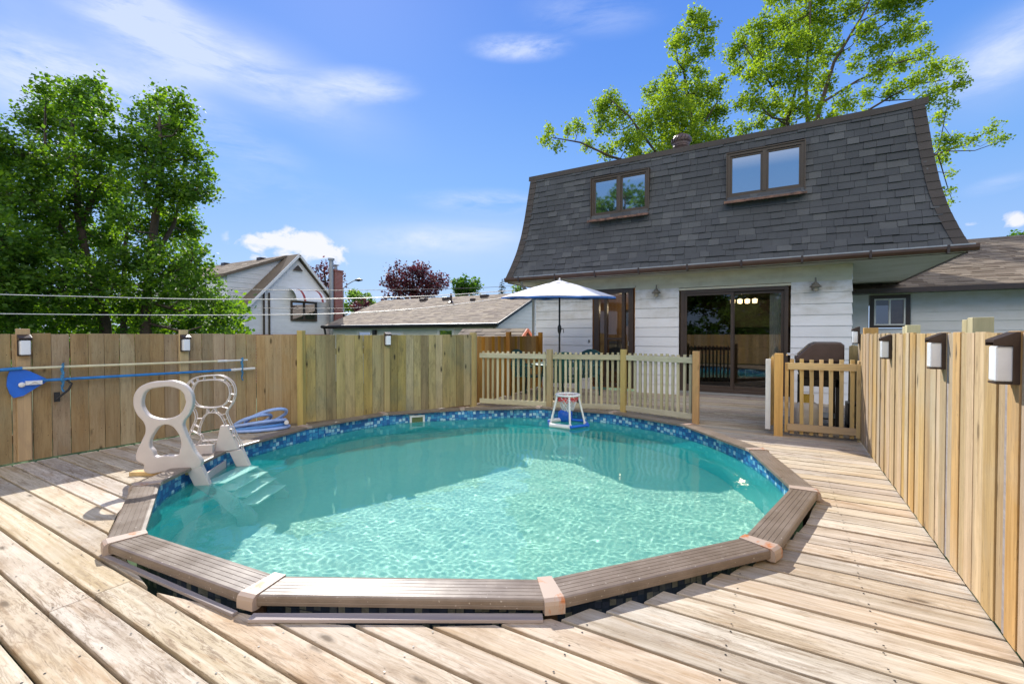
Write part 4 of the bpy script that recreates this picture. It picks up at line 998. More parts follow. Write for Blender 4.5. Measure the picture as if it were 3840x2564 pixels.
# rooms behind the glass
b = MB()
b.quad((-2.2, 14, .05), (1.0, 14, .05), (1.0, 14, 2.5), (-2.2, 14, 2.5)); b.quad((-2.3, 10.55, .06), (1.0, 10.55, .06), (1.0, 14, .06), (-2.3, 14, .06)); b.quad((-2.3, 10.55, 2.48), (1.0, 10.55, 2.48), (1.0, 14, 2.48), (-2.3, 14, 2.48))
b.quad((-2.2, 10.55, 0), (-2.2, 14, 0), (-2.2, 14, 2.5), (-2.2, 10.55, 2.5)); b.quad((1.0, 10.55, 0), (1.0, 14, 0), (1.0, 14, 2.5), (1.0, 10.55, 2.5))
room = b.build('room_interior', M['interior'], hz)
b = MB(); b.quad((-4.6, 11.9, 0), (-2.25, 11.9, 0), (-2.25, 11.9, 2.5), (-4.6, 11.9, 2.5)); b.quad((-4.6, 10.55, 0), (-4.6, 11.9, 0), (-4.6, 11.9, 2.5), (-4.6, 10.55, 2.5)); b.quad((-2.25, 10.55, 0), (-2.25, 11.9, 0), (-2.25, 11.9, 2.5), (-2.25, 10.55, 2.5)); b.quad((-4.6, 10.55, 2.49), (-2.25, 10.55, 2.49), (-2.25, 11.9, 2.49), (-4.6, 11.9, 2.49)); b.quad((-4.6, 10.55, .05), (-2.25, 10.55, .05), (-2.25, 11.9, .05), (-4.6, 11.9, .05))
b.build('hall_panelling', M['interior_w'], hz)
b = MB(); b.box(-3.62, -3.38, 11.85, 11.88, 1.55, 1.95); b.build('hall_window', M['black'], hz)
b = MB(); n_ = 22; vs = []
for k in range(n_+1):
    x_ = -.22+.24*k/n_; y_ = 10.56+.018*math.sin(k*1.9); vs += [(x_, y_, .14), (x_, y_, 2.16)]
b.add(vs, [(2*k, 2*k+2, 2*k+3, 2*k+1) for k in range(n_)], smooth=True); o = b.build('curtain', M['curtain'], hz)
b = MB(); vs = []; n_ = 8
for k in range(n_+1):
    x_ = -1.02+.11*k/n_; y_ = 10.75+.02*math.sin(k*2.2); vs += [(x_+.02, y_, 1.02+.05*math.sin(k)), (x_, y_, 1.78)]
b.add(vs, [(2*k, 2*k+2, 2*k+3, 2*k+1) for k in range(n_)], smooth=True); b.build('red_towel', M['red'], hz)
b = MB(); b.box(-1.75, -1.05, 11.6, 12.0, .85, 1.05); b.build('red_cushion', M['red'], hz)
b = MB()
for k in range(4): b.lathe([(.0, 0), (.05, .01), (.06, .1), (.02, .12), (0, .12)], (-1.05+k*.16, 12.4, 2.05), 10)
lm = b.build('ceiling_lamp', M['bulb'], hz)
b = MB(); b.box(-2.0, 1.0, 13.2, 13.8, .06, .95); b.box(-2.0, .2, 13.5, 13.8, 1.5, 2.2); b.build('kitchen_cabinets', M['interior'], hz)
for lx, ly, e_ in ((-.8, 12.4, 6), (-3.4, 11.2, 7)):
    pl_ = bpy.data.lights.new('room_lamp', 'POINT'); pl_.energy = e_; pl_.color = (1, .78, .5); pl_.shadow_soft_size = .1; po = bpy.data.objects.new('room_lamp', pl_); COL.objects.link(po); po.location = (lx, ly, 1.95)
# wall lanterns
def lantern(x_, z_, tilt, label):
    t__ = thing('wall_lantern', label, 'wall lantern', (x_, YW-.03, z_), 0, 'pewter lanterns on the house wall')
    b_ = MB(); b_.box(x_-.03, x_+.03, YW-.04, YW-.015, z_-.06, z_+.07); b_.tube([(x_, YW-.04, z_+.02), (x_, YW-.10, z_+.07), (x_+tilt*.5, YW-.14, z_+.06)], .008, 6); b_.build('bracket', M['pewter'], t__)
    c_ = Vector((x_+tilt, YW-.14, z_)); b_ = MB(); b_.lathe([(0, .17), (.012, .165), (.016, .09), (.05, .05), (.10, -.005), (.095, -.015), (.04, .03), (0, .04)], c_, 6, smooth=False)
    sh_ = b_.build('hood', M['pewter'], t__); b_ = MB(); b_.lathe([(.055, -.005), (.045, -.085), (.0, -.10)], c_, 6, smooth=False); b_.build('glass_body', plain('smoky_lantern_glass', (.30, .28, .22), .25), t__)
lantern(-2.40, 2.22, .02, 'pewter wall lantern between the brown door and the patio door')
lantern(.50, 2.20, .03, 'pewter wall lantern right of the patio door under the soffit')
# the wing to the right
b = MB(); lap_wall(b, 1.10, 9.0, 15.0, -.2, 2.5, .23, [(1.93, 2.78, 1.46, 2.33)]); b.box(1.1, 1.93, 15.02, 15.1, -1.2, 2.6); b.box(2.78, 9.0, 15.02, 15.1, -1.2, 2.6); b.box(1.93, 2.78, 15.02, 15.1, -1.2, 1.46); b.box(1.93, 2.78, 15.02, 15.1, 2.33, 2.6); b.build('wing_wall', M['siding_wing'], hz)
b = MB(); x0, x1, z0, z1 = 1.95, 2.76, 1.48, 2.31
for q in ((x0, x0+.09, z0, z1), (x1-.09, x1, z0, z1), (x0+.09, x1-.09, z1-.09, z1), (x0+.09, x1-.09, z0, z0+.06)): b.box(q[0], q[1], 14.95, 15.03, q[2], q[3])
ww = b.build('wing_window', M['dark'], hz)
b = MB(); X0, X1, Z0, Z1 = x0+.09, x1-.09, z0+.06, z1-.09
for q in ((X0, X0+.035, Z0, Z1), (X1-.035, X1, Z0, Z1), (X0+.035, X1-.035, Z1-.035, Z1), (X0+.035, X1-.035, Z0, Z0+.035), ((X0+X1)/2-.02, (X0+X1)/2+.02, Z0+.035, Z1-.035)): b.box(q[0], q[1], 14.96, 15.02, q[2], q[3])
b.build('white_sash', M['white'], ww)
b = MB(); b.quad((X0, 15.0, Z0), ((X0+X1)/2, 15.0, Z0), ((X0+X1)/2, 15.0, Z1), (X0, 15.0, Z1)); b.build('pane', M['screen'], ww)
b = MB(); b.quad(((X0+X1)/2, 15.005, Z0), (X1, 15.005, Z0), (X1, 15.005, Z1), ((X0+X1)/2, 15.005, Z1)); b.build('pane', M['glass'], ww)
b = MB(); b.box((X0+X1)/2, X1, 15.03, 15.05, Z0, Z1); b.build('blind', plain('terracotta_blind', (.50, .27, .20), .7), ww)
def shingle_slope(b_, A, B, C, D, rows_, tab, seed):      # A-B eave line, D-C ridge line
    A, B, C, D = map(Vector, (A, B, C, D)); nrm = (B-A).cross(D-A).normalized(); rg = random.Random(seed)
    if nrm.z < 0: nrm = -nrm
    for k in range(rows_):
        t0, t1 = k/rows_, (k+1)/rows_; l0, r0 = A.lerp(D, t0), B.lerp(C, t0); l1, r1 = A.lerp(D, t1+.01), B.lerp(C, t1+.01); L_ = (r0-l0).length; s__ = -rg.random()*tab
        while s__ < L_:
            w__ = tab*rg.choice([.6, .8, 1, 1.3]); a = max(0, s__)/L_; c__ = min(L_, s__+w__)/L_
            if c__ > a:
                th = rg.choice([.008, .016]); p0, p1, p2, p3 = l0.lerp(r0, a), l0.lerp(r0, c__), l1.lerp(r1, c__), l1.lerp(r1, a)
                b_.hexa([p0, p1, p2, p3, p0+nrm*th, p1+nrm*th, p2+nrm*.004, p3+nrm*.004], rg.random())
            s__ += w__
b = MB(); shingle_slope(b, (1.0, 14.5, 2.42), (10, 14.5, 2.42), (10, 18.2, 4.05), (1.0, 18.2, 4.05), 28, .3, 5); b.quad((1, 14.5, 2.41), (10, 14.5, 2.41), (10, 18.2, 4.04), (1, 18.2, 4.04), .2); b.quad((1, 18.2, 4.04), (10, 18.2, 4.04), (10, 22, 2.4), (1, 22, 2.4), .2); b.build('wing_roof', M['shingle_b'], hz)
b = MB(); b.box(1.1, 10, 14.38, 14.5, 2.33, 2.44); b.box(1.1, 10, 14.5, 15.0, 2.34, 2.36, mi=0); b.build('wing_gutter', M['dark'], hz)

# ------------------------------------------------------------------ patio umbrella, table, chairs
um = thing('patio_umbrella', 'pale grey patio umbrella with blue underside and dark pole', 'umbrella', (-3.89, 8.5, 0))
uc = Vector((-3.89, 8.5, 0))
b = MB(); b.tube([uc+Vector((0, 0, .02)), uc+Vector((0, 0, 2.40))], .019, 10); b.tube([uc+Vector((0, 0, 1.32)), uc+Vector((0, 0, 1.38)), uc+Vector((0, 0, 1.46)), uc+Vector((0, 0, 1.5))], [.022, .04, .04, .022], 8); pl = b.build('pole', M['black'], um)
b = MB(); b.tube([uc+Vector((.04, 0, 1.42)), uc+Vector((.09, -.02, 1.42)), uc+Vector((.10, -.02, 1.34))], .008, 6); b.build('crank', M['black'], pl)
b = MB(); b.lathe([(0, 0), (.24, .0), (.24, .03), (.05, .07), (.03, .16), (0, .16)], uc, 20); b.build('base', M['black'], um)
UT = math.tan(R_(3.2))
def tilt(p_): return p_+Vector((0, 0, UT*((p_-uc).dot(Vector((-ST, CT, 0))))))
UR, UN = 1.20, 8; ua = R_(30.5+10)
def canopy_pts(r, z_, sag=0):
    return [uc+Vector((r*math.cos(ua+k*2*math.pi/UN), r*math.sin(ua+k*2*math.pi/UN), z_)) for k in range(UN)]
def canopy(b_, lift, r0, z0_, r1, z1_, seg=8, mi=0, rings=6):
    vs_ = []
    m_ = UN*seg
    for j in range(rings+1):
        t__ = j/rings
        for k in range(m_):
            kk, fr_ = divmod(k, seg); fr_ /= seg; a0_, a1_ = ua+kk*2*math.pi/UN, ua+(kk+1)*2*math.pi/UN
            r_ = r0+(r1-r0)*t__; zz_ = z0_+(z1_-z0_)*(t__**1.12)
            p_ = Vector((math.cos(a0_), math.sin(a0_), 0)).lerp(Vector((math.cos(a1_), math.sin(a1_), 0)), fr_)*r_
            sg = 4*fr_*(1-fr_); vs_.append(tilt(uc+p_+Vector((0, 0, zz_+lift-.03*sg*t__*(1.3-t__)+.02*sg*t__*t__))))
    b_.add(vs_, [(j*m_+k, j*m_+(k+1) % m_, (j+1)*m_+(k+1) % m_, (j+1)*m_+k) for j in range(rings) for k in range(m_)], .5, mi, True)
b = MB(); canopy(b, 0, .10, 2.37, UR, 2.05); cp = b.build('canopy', M['canopy'], um)
b = MB(); canopy(b, .045, .01, 2.36, .26, 2.28, rings=2); b.build('vent_cap', M['canopy'], cp)
b = MB(); canopy(b, -.006, .10, 2.37, UR-.005, 2.05); canopy(b, .0, UR-.003, 2.047, UR+.003, 2.02, rings=1); canopy(b, .035, .20, 2.30, .275, 2.26, rings=1); b.build('lining', M['canopyblue'], cp)
b = MB(); b.lathe([(0, .07), (.012, .06), (.02, .04), (.012, .02), (0, .02)], uc+Vector((0, 0, 2.38)), 10); b.build('finial', M['white'], um)
for k in range(UN):
    a_ = ua+k*2*math.pi/UN; dv = Vector((math.cos(a_), math.sin(a_), 0)); b = MB(); b.tube([uc+Vector((0, 0, 2.34)), tilt(uc+dv*(UR-.02)+Vector((0, 0, 2.038)))], .007, 5); b.tube([uc+Vector((0, 0, 2.05)), tilt(uc+dv*.6+Vector((0, 0, 2.19)))], .006, 5); b.build('rib', M['black'], um)
tb = thing('patio_table', 'round dark green patio table under the umbrella', 'table', (-3.89, 8.5, 0))
b = MB(); b.lathe([(.03, .72), (.55, .72), (.57, .71), (.57, .68), (.54, .69), (.03, .70)], uc, 28); b.build('tabletop', M['green_p'], tb)
for k in range(4):
    a_ = k*math.pi/2+.6; dv = Vector((math.cos(a_), math.sin(a_), 0)); b = MB(); b.tube([uc+dv*.32+Vector((0, 0, .70)), uc+dv*.45+Vector((0, 0, 0.0))], .022, 8); b.build('leg', M['green_p'], tb)
def chair(loc, rz, label):
    c_ = thing('patio_chair', label, 'chair', loc, rz, 'dark green resin patio chairs')      # faces local +x
    def bb(f_, name): b_ = MB(); f_(b_); b_.build(name, M['green_p'], c_, local=True, bevel=.006)
    bb(lambda q: q.box(-.24, .24, -.25, .25, .41, .44), 'seat')
    def back(q):
        m_ = 8
        for k in range(m_):
            y0_ = -.29+.58*k/m_; y1_ = y0_+.058; tp0 = .99-1.4*(y0_)**2*1.0; tp1 = .99-1.4*(y1_)**2
            q.hexa([(-.26, y0_, .44), (-.26, y1_, .44), (-.235, y1_, .44), (-.235, y0_, .44), (-.36, y0_, tp0-.1), (-.36, y1_, tp1-.1), (-.335, y1_, tp1-.1), (-.335, y0_, tp0-.1)])
        for k in range(m_):
            y0_ = -.29+.58*k/m_; y1_ = y0_+.0725; tp0 = .99-1.4*(y0_)**2; tp1 = .99-1.4*(y1_)**2
            q.hexa([(-.355, y0_, tp0-.12), (-.355, y1_, tp1-.12), (-.325, y1_, tp1-.12), (-.325, y0_, tp0-.12), (-.375, y0_, tp0), (-.375, y1_, tp1), (-.345, y1_, tp1), (-.345, y0_, tp0)])
    bb(back, 'backrest')
    for s__ in (-1, 1):
        bb(lambda q: q.tube([(-.30, s__*.27, .64), (.0, s__*.29, .66), (.22, s__*.28, .64), (.24, s__*.27, .60)], .022, 8), 'armrest')
        bb(lambda q: q.tube([(.24, s__*.27, .62), (.25, s__*.25, .0)], .02, 8), 'leg'); bb(lambda q: q.tube([(-.26, s__*.24, .44), (-.30, s__*.26, .0)], .02, 8), 'leg')
    return c_
chair((-3.66, 9.15, 0), R_(-100), 'dark green chair behind the table, its rounded back against the house wall')
chair((-4.62, 8.62, 0), R_(-5), 'dark green chair beside the amber fence left of the umbrella pole')
chair((-3.55, 7.98, 0), R_(115), 'dark green chair on the near side of the table behind the pickets')

# ------------------------------------------------------------------ barbecue
bq = thing('gas_barbecue', 'brown lidded gas barbecue behind the closed picket gate', 'barbecue', (.42, 7.75, 0))
prl = [(-.27, 0), (-.27, .06), (-.10, .24), (-.04, .27), (.24, .27), (.28, .23), (.28, 0)]
b = MB(); b.prism(prl, (.43, 7.42, .93), (1, 0, 0), (0, 0, 1), (0, .62, 0)); lid = b.build('lid', M['grill'], bq, bevel=.02)
b = MB(); b.tube([(.06, 7.46, 1.02), (.06, 8.0, 1.02)], .013, 8)
for y_ in (7.50, 7.96): b.tube([(.06, y_, 1.02), (.18, y_, 1.02)], .01, 6)
b.build('handle', M['chrome'], lid)
b = MB(); b.hexa([(.22, 7.46, .70), (.66, 7.46, .70), (.66, 8.0, .70), (.22, 8.0, .70), (.16, 7.42, .925), (.71, 7.42, .925), (.71, 8.04, .925), (.16, 8.04, .925)]); b.build('firebox', M['black'], bq, bevel=.01)
b = MB(); b.box(.18, .70, 7.40, 7.42, .82, .90); b.build('control_panel', M['dark'], bq)
for (x_, y_) in ((.22, 7.46), (.64, 7.46), (.22, 8.0), (.64, 8.0)):
    b = MB(); b.box(x_-.02, x_+.02, y_-.02, y_+.02, .0, .72); b.build('leg', M['black'], bq)
b = MB(); b.box(.20, .66, 7.46, 8.0, .16, .18); b.box(.2, .66, 7.44, 7.47, .60, .70); b.build('bottom_shelf', M['black'], bq)
b = MB(); b.box(.16, .72, 7.18, 7.40, .86, .885); b.build('side_shelf', M['plank'], bq, bevel=.004)
tk = thing('propane_tank', 'cream propane tank with yellow collar behind the gate', 'gas tank', (.30, 7.28, 0))
b = MB(); b.lathe([(0, .03), (.10, .03), (.10, 0), (.105, 0), (.105, .035), (.14, .07), (.155, .12), (.155, .30), (.14, .36), (.09, .40), (0, .41)], (.30, 7.28, 0), 24); b.build('tank_body', M['tank'], tk)
b = MB(); b.lathe([(.085, .39), (.088, .50)], (.30, 7.28, 0), 20, a0=.6, a1=5.6); b.build('collar', M['tankyellow'], tk)
b = MB(); b.tube([(.30, 7.28, .40), (.30, 7.28, .46)], .018, 8); b.tube([(.27, 7.25, .47), (.33, 7.31, .47)], .02, 8); b.tube([(.30, 7.28, .45), (.22, 7.28, .50), (.2, 7.35, .65), (.25, 7.45, .72)], .008, 6); b.build('valve', M['black'], tk)
for k, (x_, w_, h_, ln) in enumerate(((.80, .10, 1.14, .02), (.86, .12, 1.08, -.01), (.93, .09, 1.18, .03))):
    b = MB(); y_ = 7.9+.12*k; b.hexa([(x_, y_, .0), (x_+w_, y_, .0), (x_+w_, y_+.03, .0), (x_, y_+.03, .0), (x_+ln, y_+.12, h_), (x_+w_+ln, y_+.12, h_), (x_+w_+ln, y_+.15, h_), (x_+ln, y_+.15, h_)])
    tag(b.build('leaning_plank', M['plank']), ('shortest', 'middle', 'tallest')[(1, 0, 2)[k]]+' of the planks leaning by the fence behind the barbecue', 'plank', 'planks leaning behind the barbecue')
b = MB(); b.box(.74, .95, 7.30, 7.62, .10, .13); b.box(.74, .95, 7.30, 7.62, .38, .41); b.box(.74, .77, 7.30, 7.62, .0, .38); b.box(.92, .95, 7.30, 7.62, .0, .38); tag(b.build('storage_shelf', M['black']), 'small black shelf in the corner behind the gate', 'shelf')

# ------------------------------------------------------------------ neighbouring houses
# tall white gable house
GX, GY, GA = -24.3, 16.66, 5.85; HWD = 3.75; EH = 1.95
h1_ = thing('gable_house', 'tall white gabled house with awning and brick chimney behind the left fence', 'house', (GX, GY, GZ))
b = MB(); b.prism([(-HWD, GZ), (HWD, GZ), (HWD, EH), (0, GA-.1), (-HWD, EH)], (GX, GY, 0), (0, 1, 0), (0, 0, 1), (-.2, 0, 0)); b.box(GX-12, GX-.2, GY-HWD, GY-HWD+.1, GZ, EH)
z_ = GZ+.9
while z_ < GA-.5:
    hw2 = HWD if z_+.2 < EH else HWD*(GA-.15-z_-.2)/(GA-EH)
    if hw2 > .1: b.hexa([(GX, GY-hw2, z_), (GX+.014, GY-hw2, z_), (GX+.014, GY+hw2, z_), (GX, GY+hw2, z_), (GX, GY-hw2, z_+.2), (GX+.006, GY-hw2, z_+.2), (GX+.006, GY+hw2, z_+.2), (GX, GY+hw2, z_+.2)])
    z_ += .2
b.build('wall', M['siding_n'], h1_)
b = MB(); b.box(GX+.0, GX+.05, GY-HWD, GY+HWD, GZ, GZ+2.62); b.build('brick_base', M['brick'], h1_)
b = MB()
sl = (GA-EH)/HWD; E2 = EH-.25*sl
for s__ in (-1, 1):
    b.hexa([(GX+.25, GY+s__*(HWD+.25), E2), (GX-1.0, GY+s__*(HWD+.25), E2), (GX-1.0, GY, GA), (GX+.25, GY, GA), (GX+.25, GY+s__*(HWD+.25), E2+.12), (GX-1.0, GY+s__*(HWD+.25), E2+.12), (GX-1.0, GY, GA+.12), (GX+.25, GY, GA+.12)], .3)
b.hexa([(GX-1, GY+HWD+.25, E2), (GX-12, GY+HWD+.25, E2), (GX-12, GY, GA), (GX-1, GY, GA), (GX-1, GY+HWD+.25, E2+.12), (GX-12, GY+HWD+.25, E2+.12), (GX-12, GY, GA+.12), (GX-1, GY, GA+.12)], .3)
shingle_slope(b, (GX-12, GY-3.6, GA-1.35), (GX-.85, GY-3.6, GA-1.35), (GX-.85, GY, GA+.14), (GX-12, GY, GA+.14), 16, .5, 8)
b.hexa([(GX-12, GY-3.6, GA-1.48), (GX-.85, GY-3.6, GA-1.48), (GX-.85, GY, GA), (GX-12, GY, GA), (GX-12, GY-3.6, GA-1.36), (GX-.85, GY-3.6, GA-1.36), (GX-.85, GY, GA+.12), (GX-12, GY, GA+.12)], .3)
rf = b.build('roof', M['shingle_b'], h1_)
b = MB()      # dormer cheek
b.prism([(-3.35, E2+.6), (-3.35, GA-1.4), (0, GA-.05)], (GX-1.05, GY, 0), (0, 1, 0), (0, 0, 1), (-.1, 0, 0))
for k in range(12):
    zz = GA-.3-k*.28; ya = -3.35 if zz < GA-1.5 else -(GA-.1-zz)*2.4; yb = -(GA-zz)/sl*1.0
    if ya < yb-.1: b.box(GX-1.05, GX-1.03, GY+ya, GY+yb, zz-.02, zz)
b.box(GX-12, GX-1.15, GY-3.4, GY-3.3, E2+.3, GA-1.4); b.build('dormer', M['siding_n'], h1_)
b = MB()
for s__ in (-1, 1): b.beam((GX+.27, GY, GA+.04), (GX+.27, GY+s__*(HWD+.25), E2+.04), .06, .13)
b.build('barge_board', M['siding_n'], h1_)
b = MB(); b.prism([(-.32, 0), (.32, 0), (0, .33)], (GX+.08, GY, GA-.85), (0, 1, 0), (0, 0, 1), (.04, 0, 0)); b.build('gable_vent', M['brown2'], h1_)
b = MB(); wy0, wy1, wz0, wz1 = GY-.45, GY+1.25, 2.1, 3.25; gx = GX+.03
for q in ((wy0, wy0+.1, wz0, wz1), (wy1-.1, wy1, wz0, wz1), (wy0+.1, wy1-.1, wz1-.1, wz1), (wy0+.1, wy1-.1, wz0, wz0+.1), ((wy0+wy1)/2-.05, (wy0+wy1)/2+.05, wz0+.1, wz1-.1)): b.box(gx, gx+.07, q[0], q[1], q[2], q[3])
wn = b.build('window', M['brown2'], h1_); b = MB(); b.box(gx, gx+.02, wy0+.05, wy1-.05, wz0+.05, wz1-.05); b.build('pane', M['mirror'], wn)
b = MB(); n_ = 8; aw = []
for k in range(n_):
    t0, t1 = k/n_, (k+1)/n_; f = lambda t__: (GX+.06+.75*math.sin(t__*1.35), 3.95-.75*(1-math.cos(t__*1.35))-.12*t__)
    (xa, za), (xb, zb) = f(t0), f(t1)
    for j in range(13):
        ya = wy0-.1+(wy1-wy0+.2)*j/13; yb = wy0-.1+(wy1-wy0+.2)*(j+1)/13; b.hexa([(xa, ya, za-.02), (xb, ya, zb-.02), (xb, yb, zb-.02), (xa, yb, za-.02), (xa, ya, za), (xb, ya, zb), (xb, yb, zb), (xa, yb, za)], .5, 1 if j in (3, 11) else 0)
b.build('awning', [M['siding_n'], plain('red_awning_stripe', (.35, .06, .05), .6)], h1_)
b = MB(); cy = GY+2.45; b.box(GX+.02, GX+.6, cy-.28, cy+.28, GZ, 5.2); b.box(GX-.02, GX+.64, cy-.32, cy+.32, 5.2, 5.3); ch = b.build('chimney', M['brick'], h1_)
b = MB(); b.tube([(GX+.3, cy, 5.3), (GX+.3, cy, 5.6)], .10, 10); b.box(GX+.15, GX+.45, cy-.15, cy+.15, 5.6, 5.65); b.build('chimney_pot', M['steel'], ch)
b = MB(); b.tube([(GX+.45, cy-.45, GZ), (GX+.45, cy-.45, 5.85)], .13, 10); b.tube([(GX+.45, cy-.45, 5.85), (GX+.45, cy-.45, 5.97)], .2, 10); b.build('flue_pipe', M['steel'], h1_)
for yy_ in (-1.75, -2.05):
    b = MB(); b.tube([(GX+.1, GY+yy_, GZ), (GX+.1, GY+yy_, 3.6)], .05, 6); b.build('downspout', M['brown2'], h1_)
for k in range(2):
    b = MB(); b.box(GX-3.2-4*k, GX-2.8-4*k, GY-.5, GY-.15, GA-.1, GA+.12); b.build('roof_vent', M['dark'], rf)
# low bungalow
bx0, bx1, by, bzE = -22, -10.55, 17.0, 1.9; ry, rz_ = 21.0, 3.47
h2_ = thing('bungalow', 'low bungalow with tan shingle roof and black gutter behind the fence', 'house', (-16, 19, GZ))
b = MB(); shingle_slope(b, (bx0, by-.3, bzE-.1), (bx1, by-.3, bzE-.1), (bx1, ry, rz_), (bx0, ry, rz_), 26, .34, 9); b.quad((bx0, by-.3, bzE-.12), (bx1, by-.3, bzE-.12), (bx1, ry, rz_-.01), (bx0, ry, rz_-.01), .5); b.quad((bx0, ry, rz_-.01), (bx1, ry, rz_-.01), (bx1, 25.3, bzE-.1), (bx0, 25.3, bzE-.1), .5)
rf = b.build('roof', M['shingle_n'], h2_)
b = MB(); lap_wall(b, bx0+.4, bx1-.45, by, .0, bzE-.05, .2); b.box(bx0+.4, bx1-.45, by+.02, by+.2, GZ, bzE-.1); b.build('wall', M['siding_s'], h2_)
b = MB(); b.prism([(0, GZ), (8, GZ), (8, bzE-.05), (4, rz_-.08), (0, bzE-.05)], (bx1-.25, by, 0), (0, 1, 0), (0, 0, 1), (-.1, 0, 0))
for k in range(16):
    zz = .6+k*.18; ya = 0 if zz < bzE else (zz-bzE)/(rz_-bzE)*4; 
    if ya < 3.9: b.box(bx1-.25, bx1-.235, by+ya, by+8-ya, zz-.015, zz)
b.build('gable_wall', M['siding_n'], h2_)
b = MB(); b.tube([(bx0-.1, by-.36, bzE-.16), (bx1+.05, by-.36, bzE-.16)], .085, 8); b.box(bx0, bx1, by-.3, by-.26, bzE-.27, bzE-.12); b.beam((bx1+.02, by-.3, bzE-.14), (bx1+.02, ry, rz_-.03), .04, .12); b.build('gutter', M['black'], h2_)
b = MB(); b.tube([(bx0+.1, by-.35, bzE-.2), (bx0+.15, by-.3, bzE-.6), (bx0+.45, by-.05, bzE-.85), (bx0+.45, by-.05, GZ)], .06, 8); b.build('downspout', M['black'], h2_)
def roof_pt(x_, f_): return Vector((x_, by-.3+(ry-by+.3)*f_, bzE-.1+(rz_-bzE+.1)*f_))
for x_, f_ in ((-18.1, .9), (-16.4, .9), (-13.9, .93), (-11.9, .95)):
    q = roof_pt(x_, f_); b = MB(); b.box(q.x-.2, q.x+.2, q.y-.2, q.y+.15, q.z-.05, q.z+.12); b.build('roof_vent', M['dark'], rf, bevel=.02)
q = roof_pt(-15.6, .75); b = MB(); b.tube([q, q+Vector((0, 0, .5))], .06, 8); b.lathe([(.2, 0), (.07, .08)], q, 12); b.build('vent_stack', M['dark'], rf)
q = roof_pt(-14.3, .8); b = MB(); b.box(q.x-.12, q.x+.12, q.y-.1, q.y+.1, q.z-.02, q.z+.1); b.build('roof_vent', M['dark'], rf)
for x0_, x1_, z0_, z1_ in ((-19.6, -18.5, .6, 1.55), (-17.3, -16.3, .5, 1.45), (-14.1, -13.1, .3, 1.62)):
    b = MB()
    for q in ((x0_, x0_+.12, z0_, z1_), (x1_-.12, x1_, z0_, z1_), (x0_+.12, x1_-.12, z1_-.12, z1_), (x0_+.12, x1_-.12, z0_, z0_+.1)): b.box(q[0], q[1], by-.06, by+.02, q[2], q[3])
    wn = b.build('window', M['white'], h2_); b = MB(); b.box(x0_+.1, x1_-.1, by-.03, by-.01, z0_+.05, z1_-.1); b.build('pane', M['mirror'], wn)
b = MB(); b.box(bx1-.24, bx1-.16, by+3.0, by+3.9, .2, 1.55); wn = b.build('window', M['white'], h2_, bevel=.01); b = MB(); b.box(bx1-.17, bx1-.14, by+3.12, by+3.78, .3, 1.42); b.build('pane', M['mirror'], wn)
b = MB(); b.box(-18.35, -18.15, by-.16, by-.02, 1.2, 1.55); b.build('porch_lamp', M['black'], h2_, bevel=.02)
# garden shed
sd = thing('garden_shed', 'small shed with tan shingle roof and orange gable just over the fence', 'shed', (-6.9, 10.45, GZ))
b = MB(); sx0, sx1, sy, sz = -8.1, -5.95, 10.9, 1.47
b.box(sx0+.1, sx1-.1, sy-.5, sy+.5, GZ, .95); b.prism([(-.5, .95), (.5, .95), (0, 1.38)], (sx1-.12, sy, 0), (0, 1, 0), (0, 0, 1), (.04, 0, 0)); b.build('wall', plain('orange_stained_wood', (.55, .22, .10), .7), sd)
b = MB()
for s__ in (-1, 1): shingle_slope(b, (sx0, sy+s__*.75, .93), (sx1, sy+s__*.75, .93), (sx1, sy, sz), (sx0, sy, sz), 6, .25, 11)
b.build('roof', M['shingle_n'], sd)
b = MB()
for s__ in (-1, 1): b.beam((sx1+.02, sy, sz-.03), (sx1+.02, sy+s__*.76, .90), .03, .08)
b.build('barge_board', plain('red_orange_trim', (.55, .15, .07), .6), sd)

# ------------------------------------------------------------------ street lamp, wires
sp0 = P(787, 760, 45); sl_ = thing('street_lamp', 'tall grey street lamp with curved arm beyond the white gabled house', 'street lamp', (sp0.x, sp0.y, GZ))
b = MB(); top = P(787, 662, 45); b.tube([(sp0.x, sp0.y, GZ), top], [.12, .08], 8); b.build('pole', M['steel'], sl_)
b = MB(); b.tube([top, P(797, 653, 45), P(808, 646, 45), P(818, 642, 45)], .05, 6); b.build('arm', M['steel'], sl_)
b = MB(); c_ = P(823, 642.5, 45); b.tube([c_-hv*.35, c_, c_+hv*.4], [.08, .16, .05], 8); b.build('lamp_head', M['black'], sl_)
def wire(pts_, r_, mat, label, grp='overhead wires crossing the garden'):
    vs_ = []
    P_ = [P(*q) for q in pts_]
    for i in range(len(P_)-1):
        for k in range(6): vs_.append(P_[i].lerp(P_[i+1], k/6))
    vs_.append(P_[-1]); sm = vs_[:]
    for _ in range(6): sm = [sm[0]]+[(sm[i-1]+sm[i]*2+sm[i+1])/4 for i in range(1, len(sm)-1)]+[sm[-1]]
    b_ = MB(); b_.tube(sm, r_, 6); tag(b_.build('overhead_wire', mat), label, 'wire', grp)
M['wirew'] = plain('white_cable', (.75, .73, .70), .4, .05); M['wired'] = plain('dark_cable', (.10, .10, .10), .5, .3)
wire([(-2600, 560, 8), (-900, 650, 8.6), (-60, 674, 9), (230, 681, 9.2), (460, 687, 9.5), (760, 686, 10), (1000, 679, 10.6), (1180, 666, 11.2)], .009, M['wirew'], 'upper white cable running from the left edge to the mansard house')
wire([(-2600, 640, 8), (-900, 705, 8.6), (-60, 719, 9), (230, 722, 9.2), (480, 723, 9.5), (745, 721, 10), (900, 713, 10.4), (1030, 701, 10.8), (1190, 678, 11.2)], .009, M['wirew'], 'lower white cable running from the left edge under the umbrella')
